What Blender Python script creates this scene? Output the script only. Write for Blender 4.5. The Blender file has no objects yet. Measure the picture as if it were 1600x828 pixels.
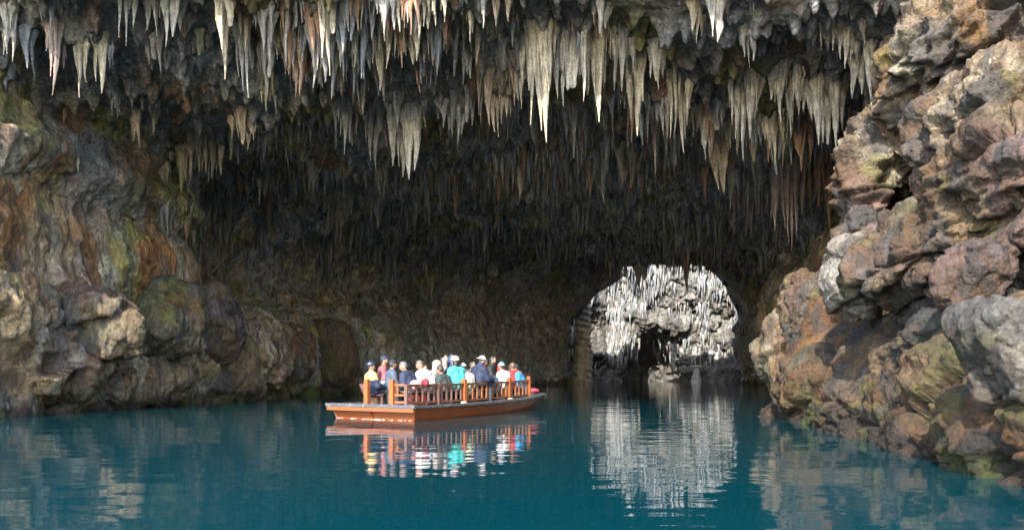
import bpy, math, random, time
import numpy as np
from mathutils import Vector, Matrix
from mathutils.bvhtree import BVHTree

T0 = time.time()
scene = bpy.context.scene
COL = scene.collection
R = math.radians

# ------------------------------------------------------------------ camera
F, HZ, HC = 1256.0, 581.0, 1.35          # focal length and horizon row in photo pixels, eye height in metres
cam_data = bpy.data.cameras.new('camera')
cam_data.sensor_width = 36.0
cam_data.lens = 36.0 * F / 1600.0
cam_data.shift_y = (HZ - 414.0) / 1600.0
cam_data.clip_start = 0.1
cam_data.clip_end = 2000.0
cam = bpy.data.objects.new('camera', cam_data)
cam.location = (0, 0, HC)
cam.rotation_euler = (R(90), 0, 0)
COL.objects.link(cam)
scene.camera = cam

def P(px, py, Y):
    """The point at depth Y seen at a photo pixel."""
    return np.array([(px - 800.0) / F * Y, Y, HC + (HZ - py) / F * Y])

# ------------------------------------------------------------------ sky, sun, exposure
SUN_EL, SUN_AZ = R(37), R(199)           # azimuth from +Y clockwise (towards +X): behind the camera, a little to the left
world = bpy.data.worlds.new('World')
scene.world = world
world.use_nodes = True
wn = world.node_tree.nodes
wl = world.node_tree.links
wn.clear()
sky = wn.new('ShaderNodeTexSky')
sky.sky_type = 'NISHITA'
sky.sun_disc = False
sky.sun_elevation = SUN_EL
sky.sun_rotation = SUN_AZ
bg = wn.new('ShaderNodeBackground')
bg.inputs['Strength'].default_value = 0.15
wo = wn.new('ShaderNodeOutputWorld')
wl.new(sky.outputs[0], bg.inputs[0])
wl.new(bg.outputs[0], wo.inputs[0])

sl = bpy.data.lights.new('sun', 'SUN')
sl.energy = 2.0
sl.angle = R(0.5)
sl.color = (1.0, 0.93, 0.82)
sun = bpy.data.objects.new('sun', sl)
sd = Vector((math.sin(SUN_AZ) * math.cos(SUN_EL), math.cos(SUN_AZ) * math.cos(SUN_EL), math.sin(SUN_EL)))
sun.rotation_euler = sd.to_track_quat('Z', 'Y').to_euler()
sun.location = sd * 60
COL.objects.link(sun)

scene.view_settings.view_transform = 'Standard'
scene.view_settings.look = 'None'
scene.view_settings.exposure = 3.0
scene.view_settings.gamma = 1.0
scene.view_settings.use_curve_mapping = False
scene.render.engine = 'CYCLES'
cy = scene.cycles
cy.use_denoising = True
cy.denoising_input_passes = 'RGB_ALBEDO_NORMAL'
cy.denoising_prefilter = 'ACCURATE'
cy.max_bounces = 6
cy.diffuse_bounces = 5
cy.glossy_bounces = 3
cy.transmission_bounces = 2
cy.caustics_reflective = True
cy.blur_glossy = 0.6
cy.caustics_refractive = False
cy.sample_clamp_indirect = 6.0
cy.use_adaptive_sampling = True
cy.adaptive_threshold = 0.01

# ------------------------------------------------------------------ noise
def _hash(ix, iy, iz, seed):
    h = (ix.astype(np.uint32) * np.uint32(0x8da6b343)) ^ (iy.astype(np.uint32) * np.uint32(0xd8163841)) ^ \
        (iz.astype(np.uint32) * np.uint32(0xcb1ab31f)) ^ np.uint32((seed * 0x9E3779B1 + 0x7F4A7C15) & 0xffffffff)
    h ^= h >> np.uint32(15)
    h *= np.uint32(0x2c1b3c6d)
    h ^= h >> np.uint32(12)
    h *= np.uint32(0x297a2d39)
    h ^= h >> np.uint32(15)
    return h

def _rnd(ix, iy, iz, seed):
    return _hash(ix, iy, iz, seed).astype(np.float32) * np.float32(2.0 / 4294967295.0) - np.float32(1.0)

def vnoise(p, wl, seed):
    """Value noise in -1..1 at points p (N,3); wl is a wavelength or one for each axis."""
    q = (p / np.asarray(wl, np.float32)).astype(np.float32)
    i = np.floor(q)
    f = q - i
    u = f * f * f * (f * (f * 6 - 15) + 10)
    i = i.astype(np.int32)
    x0, y0, z0 = i[:, 0], i[:, 1], i[:, 2]
    ux, uy, uz = u[:, 0], u[:, 1], u[:, 2]
    def plane(z):
        a = _rnd(x0, y0, z, seed); b = _rnd(x0 + 1, y0, z, seed)
        c = _rnd(x0, y0 + 1, z, seed); d = _rnd(x0 + 1, y0 + 1, z, seed)
        ab = a + (b - a) * ux
        return ab + (c + (d - c) * ux - ab) * uy
    a = plane(z0)
    return a + (plane(z0 + 1) - a) * uz

def fbm(p, wl, seed, octs=3, gain=0.5):
    wl = np.asarray(wl, np.float32); s = 0; a = 1.0; t = 0
    for k in range(octs):
        s = s + a * vnoise(p + 17.3 * k, wl, seed + k * 7); t += a; a *= gain; wl = wl * 0.48
    return s / t * 1.4

def ridged(p, wl, seed, octs=3, gain=0.5):
    wl = np.asarray(wl, np.float32); s = 0; a = 1.0; t = 0
    for k in range(octs):
        n = 1.0 - np.abs(vnoise(p + 31.7 * k, wl, seed + k * 11)) * 2.0
        s = s + a * n; t += a; a *= gain; wl = wl * 0.5
    return s / t

def worley(p, wl, seed):
    """F1, F2 and a cell id in 0..1."""
    q = (p / np.asarray(wl, np.float32)).astype(np.float32)
    i = np.floor(q).astype(np.int32)
    n = len(q)
    f1 = np.full(n, 9.0, np.float32); f2 = f1.copy(); cid = np.zeros(n, np.float32)
    for dx in (-1, 0, 1):
        for dy in (-1, 0, 1):
            for dz in (-1, 0, 1):
                jx, jy, jz = i[:, 0] + dx, i[:, 1] + dy, i[:, 2] + dz
                h = _hash(jx, jy, jz, seed)
                ox = (h & np.uint32(1023)).astype(np.float32) / 1023.0
                oy = ((h >> np.uint32(10)) & np.uint32(1023)).astype(np.float32) / 1023.0
                oz = ((h >> np.uint32(20)) & np.uint32(1023)).astype(np.float32) / 1023.0
                d = (jx + ox - q[:, 0]) ** 2 + (jy + oy - q[:, 1]) ** 2 + (jz + oz - q[:, 2]) ** 2
                m = d < f1
                f2 = np.where(m, f1, np.minimum(f2, d))
                cid = np.where(m, (h >> np.uint32(7) & np.uint32(4095)).astype(np.float32) / 4095.0, cid)
                f1 = np.where(m, d, f1)
    return np.sqrt(f1), np.sqrt(f2), cid

def facets(p, wl, seed, warp=0.25):
    """Fractured stone: every cell is a tilted plane. Returns height (in wavelengths), crack closeness and a cell id."""
    wl = np.broadcast_to(np.asarray(wl, np.float32), (3,))
    p = p + warp * wl.mean() * np.stack([vnoise(p, wl * 0.5, seed + 1), vnoise(p, wl * 0.5, seed + 2), vnoise(p, wl * 0.5, seed + 3)], 1)
    q = (p / wl).astype(np.float32)
    i = np.floor(q).astype(np.int32)
    n = len(q)
    f1 = np.full(n, 9.0, np.float32); f2 = f1.copy(); hh = np.zeros(n, np.float32); cid = hh.copy()
    U = np.uint32
    for dx in (-1, 0, 1):
        for dy in (-1, 0, 1):
            for dz in (-1, 0, 1):
                jx, jy, jz = i[:, 0] + dx, i[:, 1] + dy, i[:, 2] + dz
                h = _hash(jx, jy, jz, seed)
                ex = jx + (h & U(1023)).astype(np.float32) / 1023.0 - q[:, 0]
                ey = jy + ((h >> U(10)) & U(1023)).astype(np.float32) / 1023.0 - q[:, 1]
                ez = jz + ((h >> U(20)) & U(1023)).astype(np.float32) / 1023.0 - q[:, 2]
                d = ex * ex + ey * ey + ez * ez
                m = d < f1
                f2 = np.where(m, f1, np.minimum(f2, d))
                g = h * U(2654435761)
                gx = ((g >> U(4)) & U(255)).astype(np.float32) / 127.5 - 1; gy = ((g >> U(12)) & U(255)).astype(np.float32) / 127.5 - 1
                gz = ((g >> U(20)) & U(255)).astype(np.float32) / 127.5 - 1
                hh = np.where(m, gx * ex + gy * ey + gz * ez + 0.45 * gx, hh)
                cid = np.where(m, (g >> U(8) & U(4095)).astype(np.float32) / 4095.0, cid)
                f1 = np.where(m, d, f1)
    return hh, sstep(0.12, 0.0, np.sqrt(f2) - np.sqrt(f1)), cid

def gnoise(axes, wl, seed):
    """Smooth lattice noise over a whole grid (separable cubic B-spline)."""
    wl = np.broadcast_to(np.asarray(wl, float), (3,))
    mats, idx = [], []
    for c, w in zip(axes, wl):
        t = c / w
        i0 = int(np.floor(t.min())) - 1
        m = int(np.floor(t.max())) + 3 - i0
        b = np.floor(t).astype(int); f = t - b
        M = np.zeros((len(c), m), np.float32)
        r = np.arange(len(c))
        for k, v in enumerate(((1 - f) ** 3 / 6, (3 * f ** 3 - 6 * f ** 2 + 4) / 6, (-3 * f ** 3 + 3 * f ** 2 + 3 * f + 1) / 6, f ** 3 / 6)):
            M[r, b - 1 + k - i0] += v
        mats.append(M); idx.append(np.arange(i0, i0 + m))
    I, J, K = np.meshgrid(*idx, indexing='ij')
    A = _rnd(I.astype(np.int32), J.astype(np.int32), K.astype(np.int32), seed) * 1.8
    A = np.tensordot(mats[0], A, (1, 0))
    A = np.tensordot(A, mats[1], (1, 1)).transpose(0, 2, 1)
    return np.tensordot(A, mats[2], (2, 1)).astype(np.float32)

def smin(a, b, k):
    h = np.maximum(k - np.abs(a - b), 0.0) / k
    return np.minimum(a, b) - h * h * k * 0.25

def smax(a, b, k):
    return -smin(-a, -b, k)

def sstep(a, b, x):
    t = np.clip((x - a) / (b - a), 0, 1)
    return t * t * (3 - 2 * t)

# ------------------------------------------------------------------ meshing
def surface_nets(S, axes):
    """Quads on the zero level of S (negative inside), vertices shared, normals outwards."""
    nx, ny, nz = S.shape
    neg = S < 0
    cnt = np.zeros((nx - 1, ny - 1, nz - 1), np.int8)
    for a in (0, 1):
        for b in (0, 1):
            for c in (0, 1):
                cnt += neg[a:nx - 1 + a, b:ny - 1 + b, c:nz - 1 + c]
    act = (cnt > 0) & (cnt < 8)
    ci = np.argwhere(act)
    vid = np.full(act.shape, -1, np.int32)
    vid[act] = np.arange(len(ci))
    pos = np.zeros((len(ci), 3), np.float32); num = np.zeros(len(ci), np.float32)
    for ax in range(3):
        o1, o2 = [k for k in range(3) if k != ax]
        for a in (0, 1):
            for b in (0, 1):
                off = [0, 0, 0]; off[o1] = a; off[o2] = b
                i0 = ci + off
                i1 = i0.copy(); i1[:, ax] += 1
                s0 = S[i0[:, 0], i0[:, 1], i0[:, 2]]; s1 = S[i1[:, 0], i1[:, 1], i1[:, 2]]
                m = (s0 < 0) != (s1 < 0)
                t = np.where(m, s0 / np.where(m, s0 - s1, 1), 0)
                q = np.tile(np.array(off, np.float32), (len(ci), 1)); q[:, ax] = t
                pos += q * m[:, None]; num += m
    v = ci + pos / num[:, None]
    out = np.empty_like(v)
    for k in range(3):
        out[:, k] = np.interp(v[:, k], np.arange(len(axes[k])), axes[k])
    quads = []
    for ax in range(3):
        o1, o2 = (ax + 1) % 3, (ax + 2) % 3
        lo = [slice(None)] * 3; hi = [slice(None)] * 3
        lo[ax] = slice(0, -1); hi[ax] = slice(1, None)
        ed = neg[tuple(lo)] != neg[tuple(hi)]
        e = np.argwhere(ed)
        e = e[(e[:, o1] > 0) & (e[:, o2] > 0) & (e[:, o1] < S.shape[o1] - 1) & (e[:, o2] < S.shape[o2] - 1)]
        def cell(d1, d2):
            k = e.copy(); k[:, o1] -= d1; k[:, o2] -= d2
            return vid[k[:, 0], k[:, 1], k[:, 2]]
        q = np.stack([cell(1, 1), cell(0, 1), cell(0, 0), cell(1, 0)], 1)
        flip = ~neg[e[:, 0], e[:, 1], e[:, 2]]
        q[flip] = q[flip][:, ::-1]
        quads.append(q)
    return out, np.concatenate(quads)

def keep_faces(v, q, mask):
    q = q[mask]
    used = np.zeros(len(v), bool); used[q.ravel()] = True
    m = np.cumsum(used) - 1
    return v[used], m[q]

def mesh_np(name, v, faces, smooth=True):
    """A mesh from numpy vertices and faces of one size."""
    me = bpy.data.meshes.new(name)
    v = np.asarray(v, np.float32); faces = np.asarray(faces, np.int32)
    n, k = faces.shape
    me.vertices.add(len(v)); me.vertices.foreach_set('co', v.ravel())
    me.loops.add(n * k); me.loops.foreach_set('vertex_index', faces.ravel())
    me.polygons.add(n)
    me.polygons.foreach_set('loop_start', np.arange(0, n * k, k, dtype=np.int32))
    me.polygons.foreach_set('use_smooth', np.full(n, smooth, bool))
    me.update(calc_edges=True)
    return me

def subdivide(me, levels):
    if levels <= 0:
        return me
    o = bpy.data.objects.new('temp', me); COL.objects.link(o)
    md = o.modifiers.new('s', 'SUBSURF'); md.levels = levels; md.render_levels = levels
    dg = bpy.context.evaluated_depsgraph_get()
    m2 = bpy.data.meshes.new_from_object(o.evaluated_get(dg))
    bpy.data.objects.remove(o); bpy.data.meshes.remove(me)
    return m2

def get_co_no(me):
    n = len(me.vertices)
    co = np.empty(n * 3, np.float32); me.vertices.foreach_get('co', co)
    no = np.empty(n * 3, np.float32); me.vertices.foreach_get('normal', no)
    return co.reshape(-1, 3), no.reshape(-1, 3)

def set_col(me, rgb):
    at = me.color_attributes.new('tint', 'FLOAT_COLOR', 'POINT')
    c = np.ones((len(rgb), 4), np.float32); c[:, :3] = rgb
    at.data.foreach_set('color', c.ravel())

def link(name, me, mat, parent=None):
    o = bpy.data.objects.new(name, me); COL.objects.link(o)
    if mat is not None:
        me.materials.clear(); me.materials.append(mat)
    if parent is not None:
        o.parent = parent
    return o

def tag(o, label=None, cat=None, group=None, kind=None):
    if label: o['label'] = label
    if cat: o['category'] = cat
    if group: o['group'] = group
    if kind: o['kind'] = kind
    return o

def log(*a):
    print('[%.1fs]' % (time.time() - T0), *a)

# ------------------------------------------------------------------ materials
class NT:
    """A small helper around a material's node tree."""
    def __init__(self, name):
        self.m = bpy.data.materials.new(name); self.m.use_nodes = True
        self.n = self.m.node_tree.nodes; self.l = self.m.node_tree.links
        self.n.clear()
        self.out = self.n.new('ShaderNodeOutputMaterial')
        self.b = self.n.new('ShaderNodeBsdfPrincipled')
        self.l.new(self.b.outputs[0], self.out.inputs[0])
    def node(self, t, **kw):
        n = self.n.new(t)
        for k, v in kw.items():
            setattr(n, k, v)
        return n
    def put(self, sock, v):
        if hasattr(v, 'is_output'):
            self.l.new(v, sock)
        else:
            sock.default_value = v
    def coord(self, scale=(1, 1, 1), kind='Object', rot=(0, 0, 0)):
        tc = self.node('ShaderNodeTexCoord'); mp = self.node('ShaderNodeMapping')
        mp.inputs['Scale'].default_value = scale; mp.inputs['Rotation'].default_value = rot
        self.l.new(tc.outputs[kind], mp.inputs[0])
        return mp.outputs[0]
    def noise(self, vec, scale, detail=4, rough=0.55, dist=0.0):
        n = self.node('ShaderNodeTexNoise')
        self.put(n.inputs['Vector'], vec); n.inputs['Scale'].default_value = scale
        n.inputs['Detail'].default_value = detail; n.inputs['Roughness'].default_value = rough
        n.inputs['Distortion'].default_value = dist
        return n.outputs['Fac']
    def voronoi(self, vec, scale, feature='F1', out='Distance'):
        n = self.node('ShaderNodeTexVoronoi', feature=feature)
        self.put(n.inputs['Vector'], vec); n.inputs['Scale'].default_value = scale
        return n.outputs[out]
    def ramp(self, fac, stops):
        n = self.node('ShaderNodeValToRGB'); e = n.color_ramp.elements
        while len(e) < len(stops):
            e.new(0.5)
        for el, (p, c) in zip(e, stops):
            el.position = p
            el.color = (c, c, c, 1) if isinstance(c, (int, float)) else (*c, 1)
        self.put(n.inputs[0], fac)
        return n.outputs[0]
    def mix(self, fac, a, b, mode='MIX'):
        n = self.node('ShaderNodeMix', data_type='RGBA', blend_type=mode)
        self.put(n.inputs[0], fac)
        self.put(n.inputs[6], a if hasattr(a, 'is_output') else (*a, 1)); self.put(n.inputs[7], b if hasattr(b, 'is_output') else (*b, 1))
        return n.outputs[2]
    def math(self, op, a, b=0.0):
        n = self.node('ShaderNodeMath', operation=op)
        self.put(n.inputs[0], a); self.put(n.inputs[1], b)
        return n.outputs[0]
    def bump(self, h, strength, dist, normal=None):
        n = self.node('ShaderNodeBump')
        n.inputs['Strength'].default_value = strength; n.inputs['Distance'].default_value = dist
        self.put(n.inputs['Height'], h)
        if normal is not None:
            self.l.new(normal, n.inputs['Normal'])
        return n.outputs[0]

def rock_material(name, fine=1.0, rough=(0.55, 0.9), flow=False, gain=1.0, rusty=0.4):
    """Weathered limestone: the colour comes from the stains stored on the mesh, broken up by grain, with fine relief as bump."""
    t = NT(name)
    v = t.coord()
    at = t.node('ShaderNodeAttribute', attribute_name='tint')
    g1 = t.noise(v, 2.2 * fine, 8, 0.7, 0.4)
    g2 = t.noise(v, 8.0 * fine, 6, 0.75)
    c = t.mix(1.0, at.outputs['Color'], t.ramp(g1, [(0.3, 0.45 * gain), (0.5, 1.0 * gain), (0.7, 1.6 * gain)]), 'MULTIPLY')
    c = t.mix(1.0, c, t.ramp(g2, [(0.3, 0.5), (0.5, 1.0), (0.72, 1.6)]), 'MULTIPLY')
    warm = t.noise(v, 0.9, 5, 0.65, 0.6)
    c = t.mix(t.ramp(warm, [(0.5, 0.0), (0.68, rusty)]), c, (0.15, 0.075, 0.03))
    # dark mineral runs down the stone, and black specks of lichen
    runs = t.noise(t.coord((1.6 * fine, 1.6 * fine, 0.35 * fine)), 1.7, 7, 0.72, 0.8)
    c = t.mix(t.ramp(runs, [(0.52, 0.0), (0.62, 0.78)]), c, (0.028, 0.024, 0.02))
    lich = t.noise(v, 5.0 * fine, 8, 0.8, 0.3)
    c = t.mix(t.ramp(lich, [(0.55, 0.0), (0.63, 0.7)]), c, (0.04, 0.035, 0.028))
    pale = t.noise(v, 3.4 * fine, 8, 0.8, 0.5)
    c = t.mix(t.ramp(pale, [(0.60, 0.0), (0.68, 0.55)]), c, t.mix(1.0, at.outputs['Color'], (2.0, 1.95, 1.85), 'MULTIPLY'))
    t.put(t.b.inputs['Base Color'], c)
    t.put(t.b.inputs['Roughness'], t.ramp(g1, [(0.3, rough[0]), (0.65, rough[1])]))
    t.b.inputs['Specular IOR Level'].default_value = 0.35
    vs = t.coord((1, 1, 0.3)) if flow else v
    rn = t.node('ShaderNodeTexNoise', noise_type='RIDGED_MULTIFRACTAL')
    t.put(rn.inputs['Vector'], vs); rn.inputs['Scale'].default_value = 1.5 * fine; rn.inputs['Detail'].default_value = 9
    rn.inputs['Roughness'].default_value = 0.62; rn.inputs['Lacunarity'].default_value = 2.2
    h1 = t.noise(vs, 4.0 * fine, 9, 0.72, 0.4)
    pit = t.ramp(t.voronoi(vs, 6.5 * fine, 'SMOOTH_F1'), [(0.08, 0.0), (0.38, 1.0)])
    hh = t.math('ADD', t.math('ADD', t.math('MULTIPLY', rn.outputs['Fac'], 0.40), h1), t.math('MULTIPLY', pit, 0.28))
    n1 = t.bump(hh, 1.0, 0.30 / fine)
    n2 = t.bump(t.noise(v, 24 * fine, 5, 0.75), 0.8, 0.03 / fine, n1)
    t.l.new(n2, t.b.inputs['Normal'])
    return t.m

M_CEIL = rock_material('ceiling_rock', 1.0)
M_WALL = rock_material('wall_rock', 1.0, flow=True)
M_DEEP = rock_material('deep_wall_rock', 0.7, flow=True, rusty=0.12)
M_CLIFF = rock_material('cliff_rock', 1.7)
M_FAR = rock_material('chamber_rock', 0.6, flow=True)

PAL = dict(grey=(0.215, 0.20, 0.18), cream=(0.44, 0.38, 0.28), rust=(0.24, 0.115, 0.05), pink=(0.31, 0.215, 0.20),
           olive=(0.16, 0.15, 0.045), dark=(0.10, 0.096, 0.092), teal=(0.075, 0.125, 0.125), white=(0.60, 0.57, 0.50),
           tan=(0.27, 0.19, 0.11), brown=(0.13, 0.075, 0.04), moss=(0.09, 0.11, 0.02), wet=(0.032, 0.023, 0.016), blue=(0.145, 0.16, 0.175))

def vivid(c, k):
    l = c.mean(1, keepdims=True)
    return np.maximum(l + (c - l) * k, 0.004)

class Paint:
    """Stains laid over one another on a mesh's vertices."""
    def __init__(self, co, base):
        self.co = co; self.c = np.tile(np.array(PAL[base], np.float32), (len(co), 1))
    def lay(self, name, amount):
        a = np.clip(amount, 0, 1)[:, None]
        self.c = self.c * (1 - a) + np.array(PAL[name], np.float32) * a
        return self
    def patch(self, name, wl, seed, lo, hi, k=1.0, mask=1.0):
        return self.lay(name, sstep(lo, hi, fbm(self.co, wl, seed, 3)) * k * mask)
# ------------------------------------------------------------------ the cave
ZC_COLS = np.array([-3, 0, 2.0, 3.4, 4.6, 6.0, 7.4, 8.6, 10.0, 12.0, 18.0])
XL_ROWS = [  # depth, then the left wall's X at those heights
    (12, -18.5, -18.0, -17.6, -17.6, -17.6, -17.4, -17.6, -17.2, -17.6, -18.0, -18.0),
    (24, -16.0, -15.8, -15.4, -15.5, -15.9, -15.7, -16.2, -15.6, -16.8, -17.2, -17.0),
    (30, -15.0, -14.7, -14.2, -14.3, -14.7, -14.5, -15.4, -14.6, -15.8, -16.2, -16.0),
    (35, -14.0, -13.7, -13.2, -13.3, -13.8, -13.8, -14.8, -13.8, -15.2, -15.8, -15.5),
    (37.5, -13.7, -13.4, -12.9, -13.0, -13.8, -14.2, -15.8, -14.6, -15.4, -15.6, -15.4),
    (40, -13.4, -13.0, -12.5, -12.7, -14.2, -17.6, -18.0, -16.2, -16.6, -17.0, -16.0),
    (50, -12.4, -12.0, -11.6, -11.7, -12.8, -17.4, -18.2, -17.0, -15.5, -15.0, -15.0),
    (60, -10.4, -10.0, -9.8, -9.9, -10.6, -13.0, -14.0, -13.0, -12.0, -11.0, -10.0),
    (70, -6.4, -6.0, -5.8, -6.0, -6.6, -8.0, -8.4, -7.6, -6.5, -5.0, -4.0),
    (80, -0.4, 0.0, 0.2, 0.2, -0.2, -0.8, -0.6, 0.6, 2.0, 4.0, 6.0),
    (87, 4.6, 5.0, 5.2, 5.4, 5.4, 5.4, 6.0, 7.2, 9.0, 11.0, 13.0),
    (91, 5.8, 6.0, 6.0, 6.0, 6.0, 6.2, 6.8, 8.0, 10.4, 13.0, 15.0),
    (96, 6.4, 6.4, 6.4, 6.4, 6.4, 6.6, 7.0, 8.4, 10.4, 13.0, 15.0)]
XL_T = np.array(XL_ROWS)
XR_Y = np.array([12, 22, 29, 34, 42, 60, 75, 85, 96.0])
XR_X = np.array([17, 16, 15.2, 15.5, 16.5, 20.4, 24.2, 26.4, 27.5])
ZT_Y = np.array([12, 17, 25, 30, 36, 45, 55, 65, 75, 84, 90, 96.0])
ZT_Z = np.array([13.0, 12.6, 11.9, 12.0, 12.3, 12.5, 12.4, 12.3, 12.8, 14.4, 15.2, 15.4])

def bilin(T, ys, zs):
    """Left-wall X over a depth axis and a height axis."""
    cols = np.stack([np.interp(ys, T[:, 0], T[:, k + 1]) for k in range(len(ZC_COLS))], 1)
    return np.stack([np.interp(zs, ZC_COLS, row) for row in cols], 0)

def cave_field(xs, ys, zs):
    """Positive in the air of the cave, negative in the rock."""
    ax = (xs, ys, zs)
    wx = gnoise(ax, (3.6, 4.2, 3.0), 11) * 0.85 + gnoise(ax, (1.5, 1.7, 1.3), 12) * 0.40
    wz = gnoise(ax, (4.0, 3.0, 4.0), 13) * 0.70 + gnoise(ax, (1.5, 1.1, 1.6), 14) * 0.45
    X = xs[:, None, None].astype(np.float32); Y = ys[None, :, None].astype(np.float32); Z = zs[None, None, :].astype(np.float32)
    xl = bilin(XL_T, ys, zs).astype(np.float32)[None]
    xr = np.interp(ys, XR_Y, XR_X).astype(np.float32)[None, :, None] + 0.15 * np.abs(Z - 4) - 0.5
    wx = wx * (1 + 0.7 * sstep(40, 58, ys)).astype(np.float32)[None, :, None]
    left = X - xl + wx + gnoise(ax, (7.0, 7.0, 5.0), 15) * 1.3 * sstep(45, 60, ys).astype(np.float32)[None, :, None]
    right = xr - X + wx * 1.1
    zt = np.interp(ys, ZT_Y, ZT_Z).astype(np.float32)[None, :, None]
    # hanging ribs across the roof, where the stalactites gather
    rib = gnoise((xs, ys, zs[:1]), (11.0, 4.2, 50.0), 21) * 0.75 + gnoise((xs, ys, zs[:1]), (4.5, 2.1, 50.0), 22) * 0.45
    roof = zt - 0.0035 * (X - 2) ** 2 - Z + rib + wz
    f = smin(smin(left, right, 2.2), roof, 3.0)
    # the arch through to the far chamber
    cx, hw, ht = 16.2, 10.7, 15.4
    r = (np.abs((X + wx * 0.5 - cx) / hw) ** 2.4 + (np.maximum(Z, 0) / (ht + wz * 0.6)) ** 2.4) ** (1 / 2.4)
    arch = (1 - r) * 8.0
    wall = 86.0 - Y + wx * 1.2 - 0.16 * (X - 12)
    f = smin(f, smax(arch, wall, 1.5), 1.0)
    # open air before the mouth and over the roof
    lip = 21.7 - Y + wz * 1.1 + wx * 0.5 + 0.06 * (X + 2) * (X < -2)
    # a side opening on the right, out of sight round the cliff, that lets the sky into the back
    side = (1 - np.sqrt(((Y - 46.0 + wx) / 9.5) ** 2 + (np.maximum(Z, 0) / (8.2 + wz * 0.5)) ** 2)) * 5.0
    f = np.maximum(f, np.minimum(side, X - 9.0))
    f = np.maximum(f, lip)
    f = np.maximum(f, Z - 16.8)
    return f.astype(np.float32)

def build_cave(y0, y1, h, x0, x1, levels):
    """The rock round the water as one surface: roof, left wall, right wall and the hill over the mouth, split along shared edges."""
    xs = np.arange(x0, x1, h); ys = np.arange(y0, y1 + h, h); zs = np.arange(-1.6, 17.4, h)
    v, q = surface_nets(cave_field(xs, ys, zs), (xs, ys, zs))
    c = v[q].mean(1)
    hx, hy, hz_ = np.arange(x0, x1, 0.8), np.arange(y0, y1 + 0.8, 0.8), np.arange(12.8, 18.4, 0.8)
    hv, hq = surface_nets(cave_field(hx, hy, hz_), (hx, hy, hz_))
    me0 = mesh_np('hill', *keep_faces(hv, hq, hv[hq].mean(1)[:, 2] > 15.6))
    me = subdivide(mesh_np('rock', *keep_faces(v, q, c[:, 2] <= 16.2)), levels)
    co, no = get_co_no(me)
    jag = vnoise(co, 2.0, 5) * 0.6
    split = np.where(co[:, 0] < 0, 8.3, 8.0)
    k = sstep(-0.9, 0.9, co[:, 2] + jag - split)          # 0 on the walls, 1 on the roof
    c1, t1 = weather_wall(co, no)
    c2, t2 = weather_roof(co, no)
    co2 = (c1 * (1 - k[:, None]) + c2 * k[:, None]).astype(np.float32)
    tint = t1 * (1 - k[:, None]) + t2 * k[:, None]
    nf = len(me.polygons)
    q = np.empty(nf * 4, np.int32); me.loops.foreach_get('vertex_index', q); q = q.reshape(-1, 4)
    bpy.data.meshes.remove(me)
    fk = k[q].mean(1); c = co[q].mean(1)
    roof = fk > 0.5
    lw = ~roof & (c[:, 0] < np.interp(c[:, 1], [0, 60, 92], [2, 6, 16.2]))
    rw = ~roof & ~lw
    out = {'hill': me0}
    for key, m in (('ceiling', roof), ('left', lw), ('right', rw)):
        used = np.zeros(len(co2), bool); used[q[m].ravel()] = True
        vv, qq = keep_faces(co2, q, m)
        out[key] = mesh_np(key, vv, qq)
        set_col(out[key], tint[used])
    return out

def weather_wall(co, no, amp=1.0):
    wob = co + 0.35 * np.stack([vnoise(co, 1.6, 6), vnoise(co, 1.6, 7), vnoise(co, 1.6, 8)], 1)
    flow = ridged(wob, (1.7, 1.7, 6.0), 30, 2) * 0.34 + ridged(wob, (0.7, 0.7, 3.0), 31, 3) * 0.14
    low = sstep(5.6, 3.8, co[:, 2])
    h1, crack, cid = facets(co, (3.0, 3.0, 1.9), 33)
    h2, crack2, _ = facets(co, (1.0, 1.0, 0.8), 34)
    blocks = h1 * 0.50 - crack * 0.10 * (h1 > -0.1) + h2 * 0.15 - crack2 * 0.03
    bumps = fbm(co, 0.9, 35, 4) * 0.16 + ridged(co, (0.4, 0.4, 1.1), 36, 3) * 0.12
    d = (flow * (1 - 0.6 * low) + blocks * np.maximum(0.25 + 0.75 * low, 0.9 * sstep(42, 55, co[:, 1])) + bumps) * amp
    Yd = co[:, 1]
    p = Paint(co, 'tan')
    p.patch('grey', 2.4, 41, -0.1, 0.5, 0.7)
    p.patch('pink', 2.0, 42, 0.15, 0.55, 0.75, low)
    p.patch('rust', (1.8, 1.8, 4.0), 43, -0.2, 0.3, 1.0, sstep(3.0, 5.2, co[:, 2]) * (1 - 0.75 * sstep(40, 50, Yd)))
    p.patch('brown', (1.2, 1.2, 3.0), 44, 0.1, 0.5, 0.8, 1 - 0.8 * sstep(40, 52, Yd))
    p.patch('grey', (1.5, 1.5, 3.5), 52, -0.4, 0.0, 0.9, sstep(42, 52, Yd))
    p.patch('olive', (1.5, 1.5, 2.0), 45, 0.1, 0.5, 0.8)
    p.patch('cream', (0.9, 0.9, 2.6), 46, 0.3, 0.6, 0.6)
    p.patch('dark', (0.5, 0.5, 2.4), 51, 0.2, 0.5, 0.6)
    p.patch('blue', 2.6, 47, 0.15, 0.55, 0.35, sstep(4.8, 6.8, co[:, 2]))
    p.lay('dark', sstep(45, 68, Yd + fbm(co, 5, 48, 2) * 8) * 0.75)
    # the wet, weedy band along the waterline
    wet = sstep(0.65, 0.3, co[:, 2] + 0.35 * fbm(co, 0.8, 49, 3))
    p.lay('wet', wet * 0.9)
    p.patch('moss', 0.9, 50, 0.1, 0.4, 0.6, sstep(1.6, 0.3, co[:, 2]))
    return co + no * d[:, None], vivid(p.c, 1.12) * (1.45 + 0.9 * sstep(45, 60, Yd))[:, None]  # walls paler with depth: brightness painted in for the dim back

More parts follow.
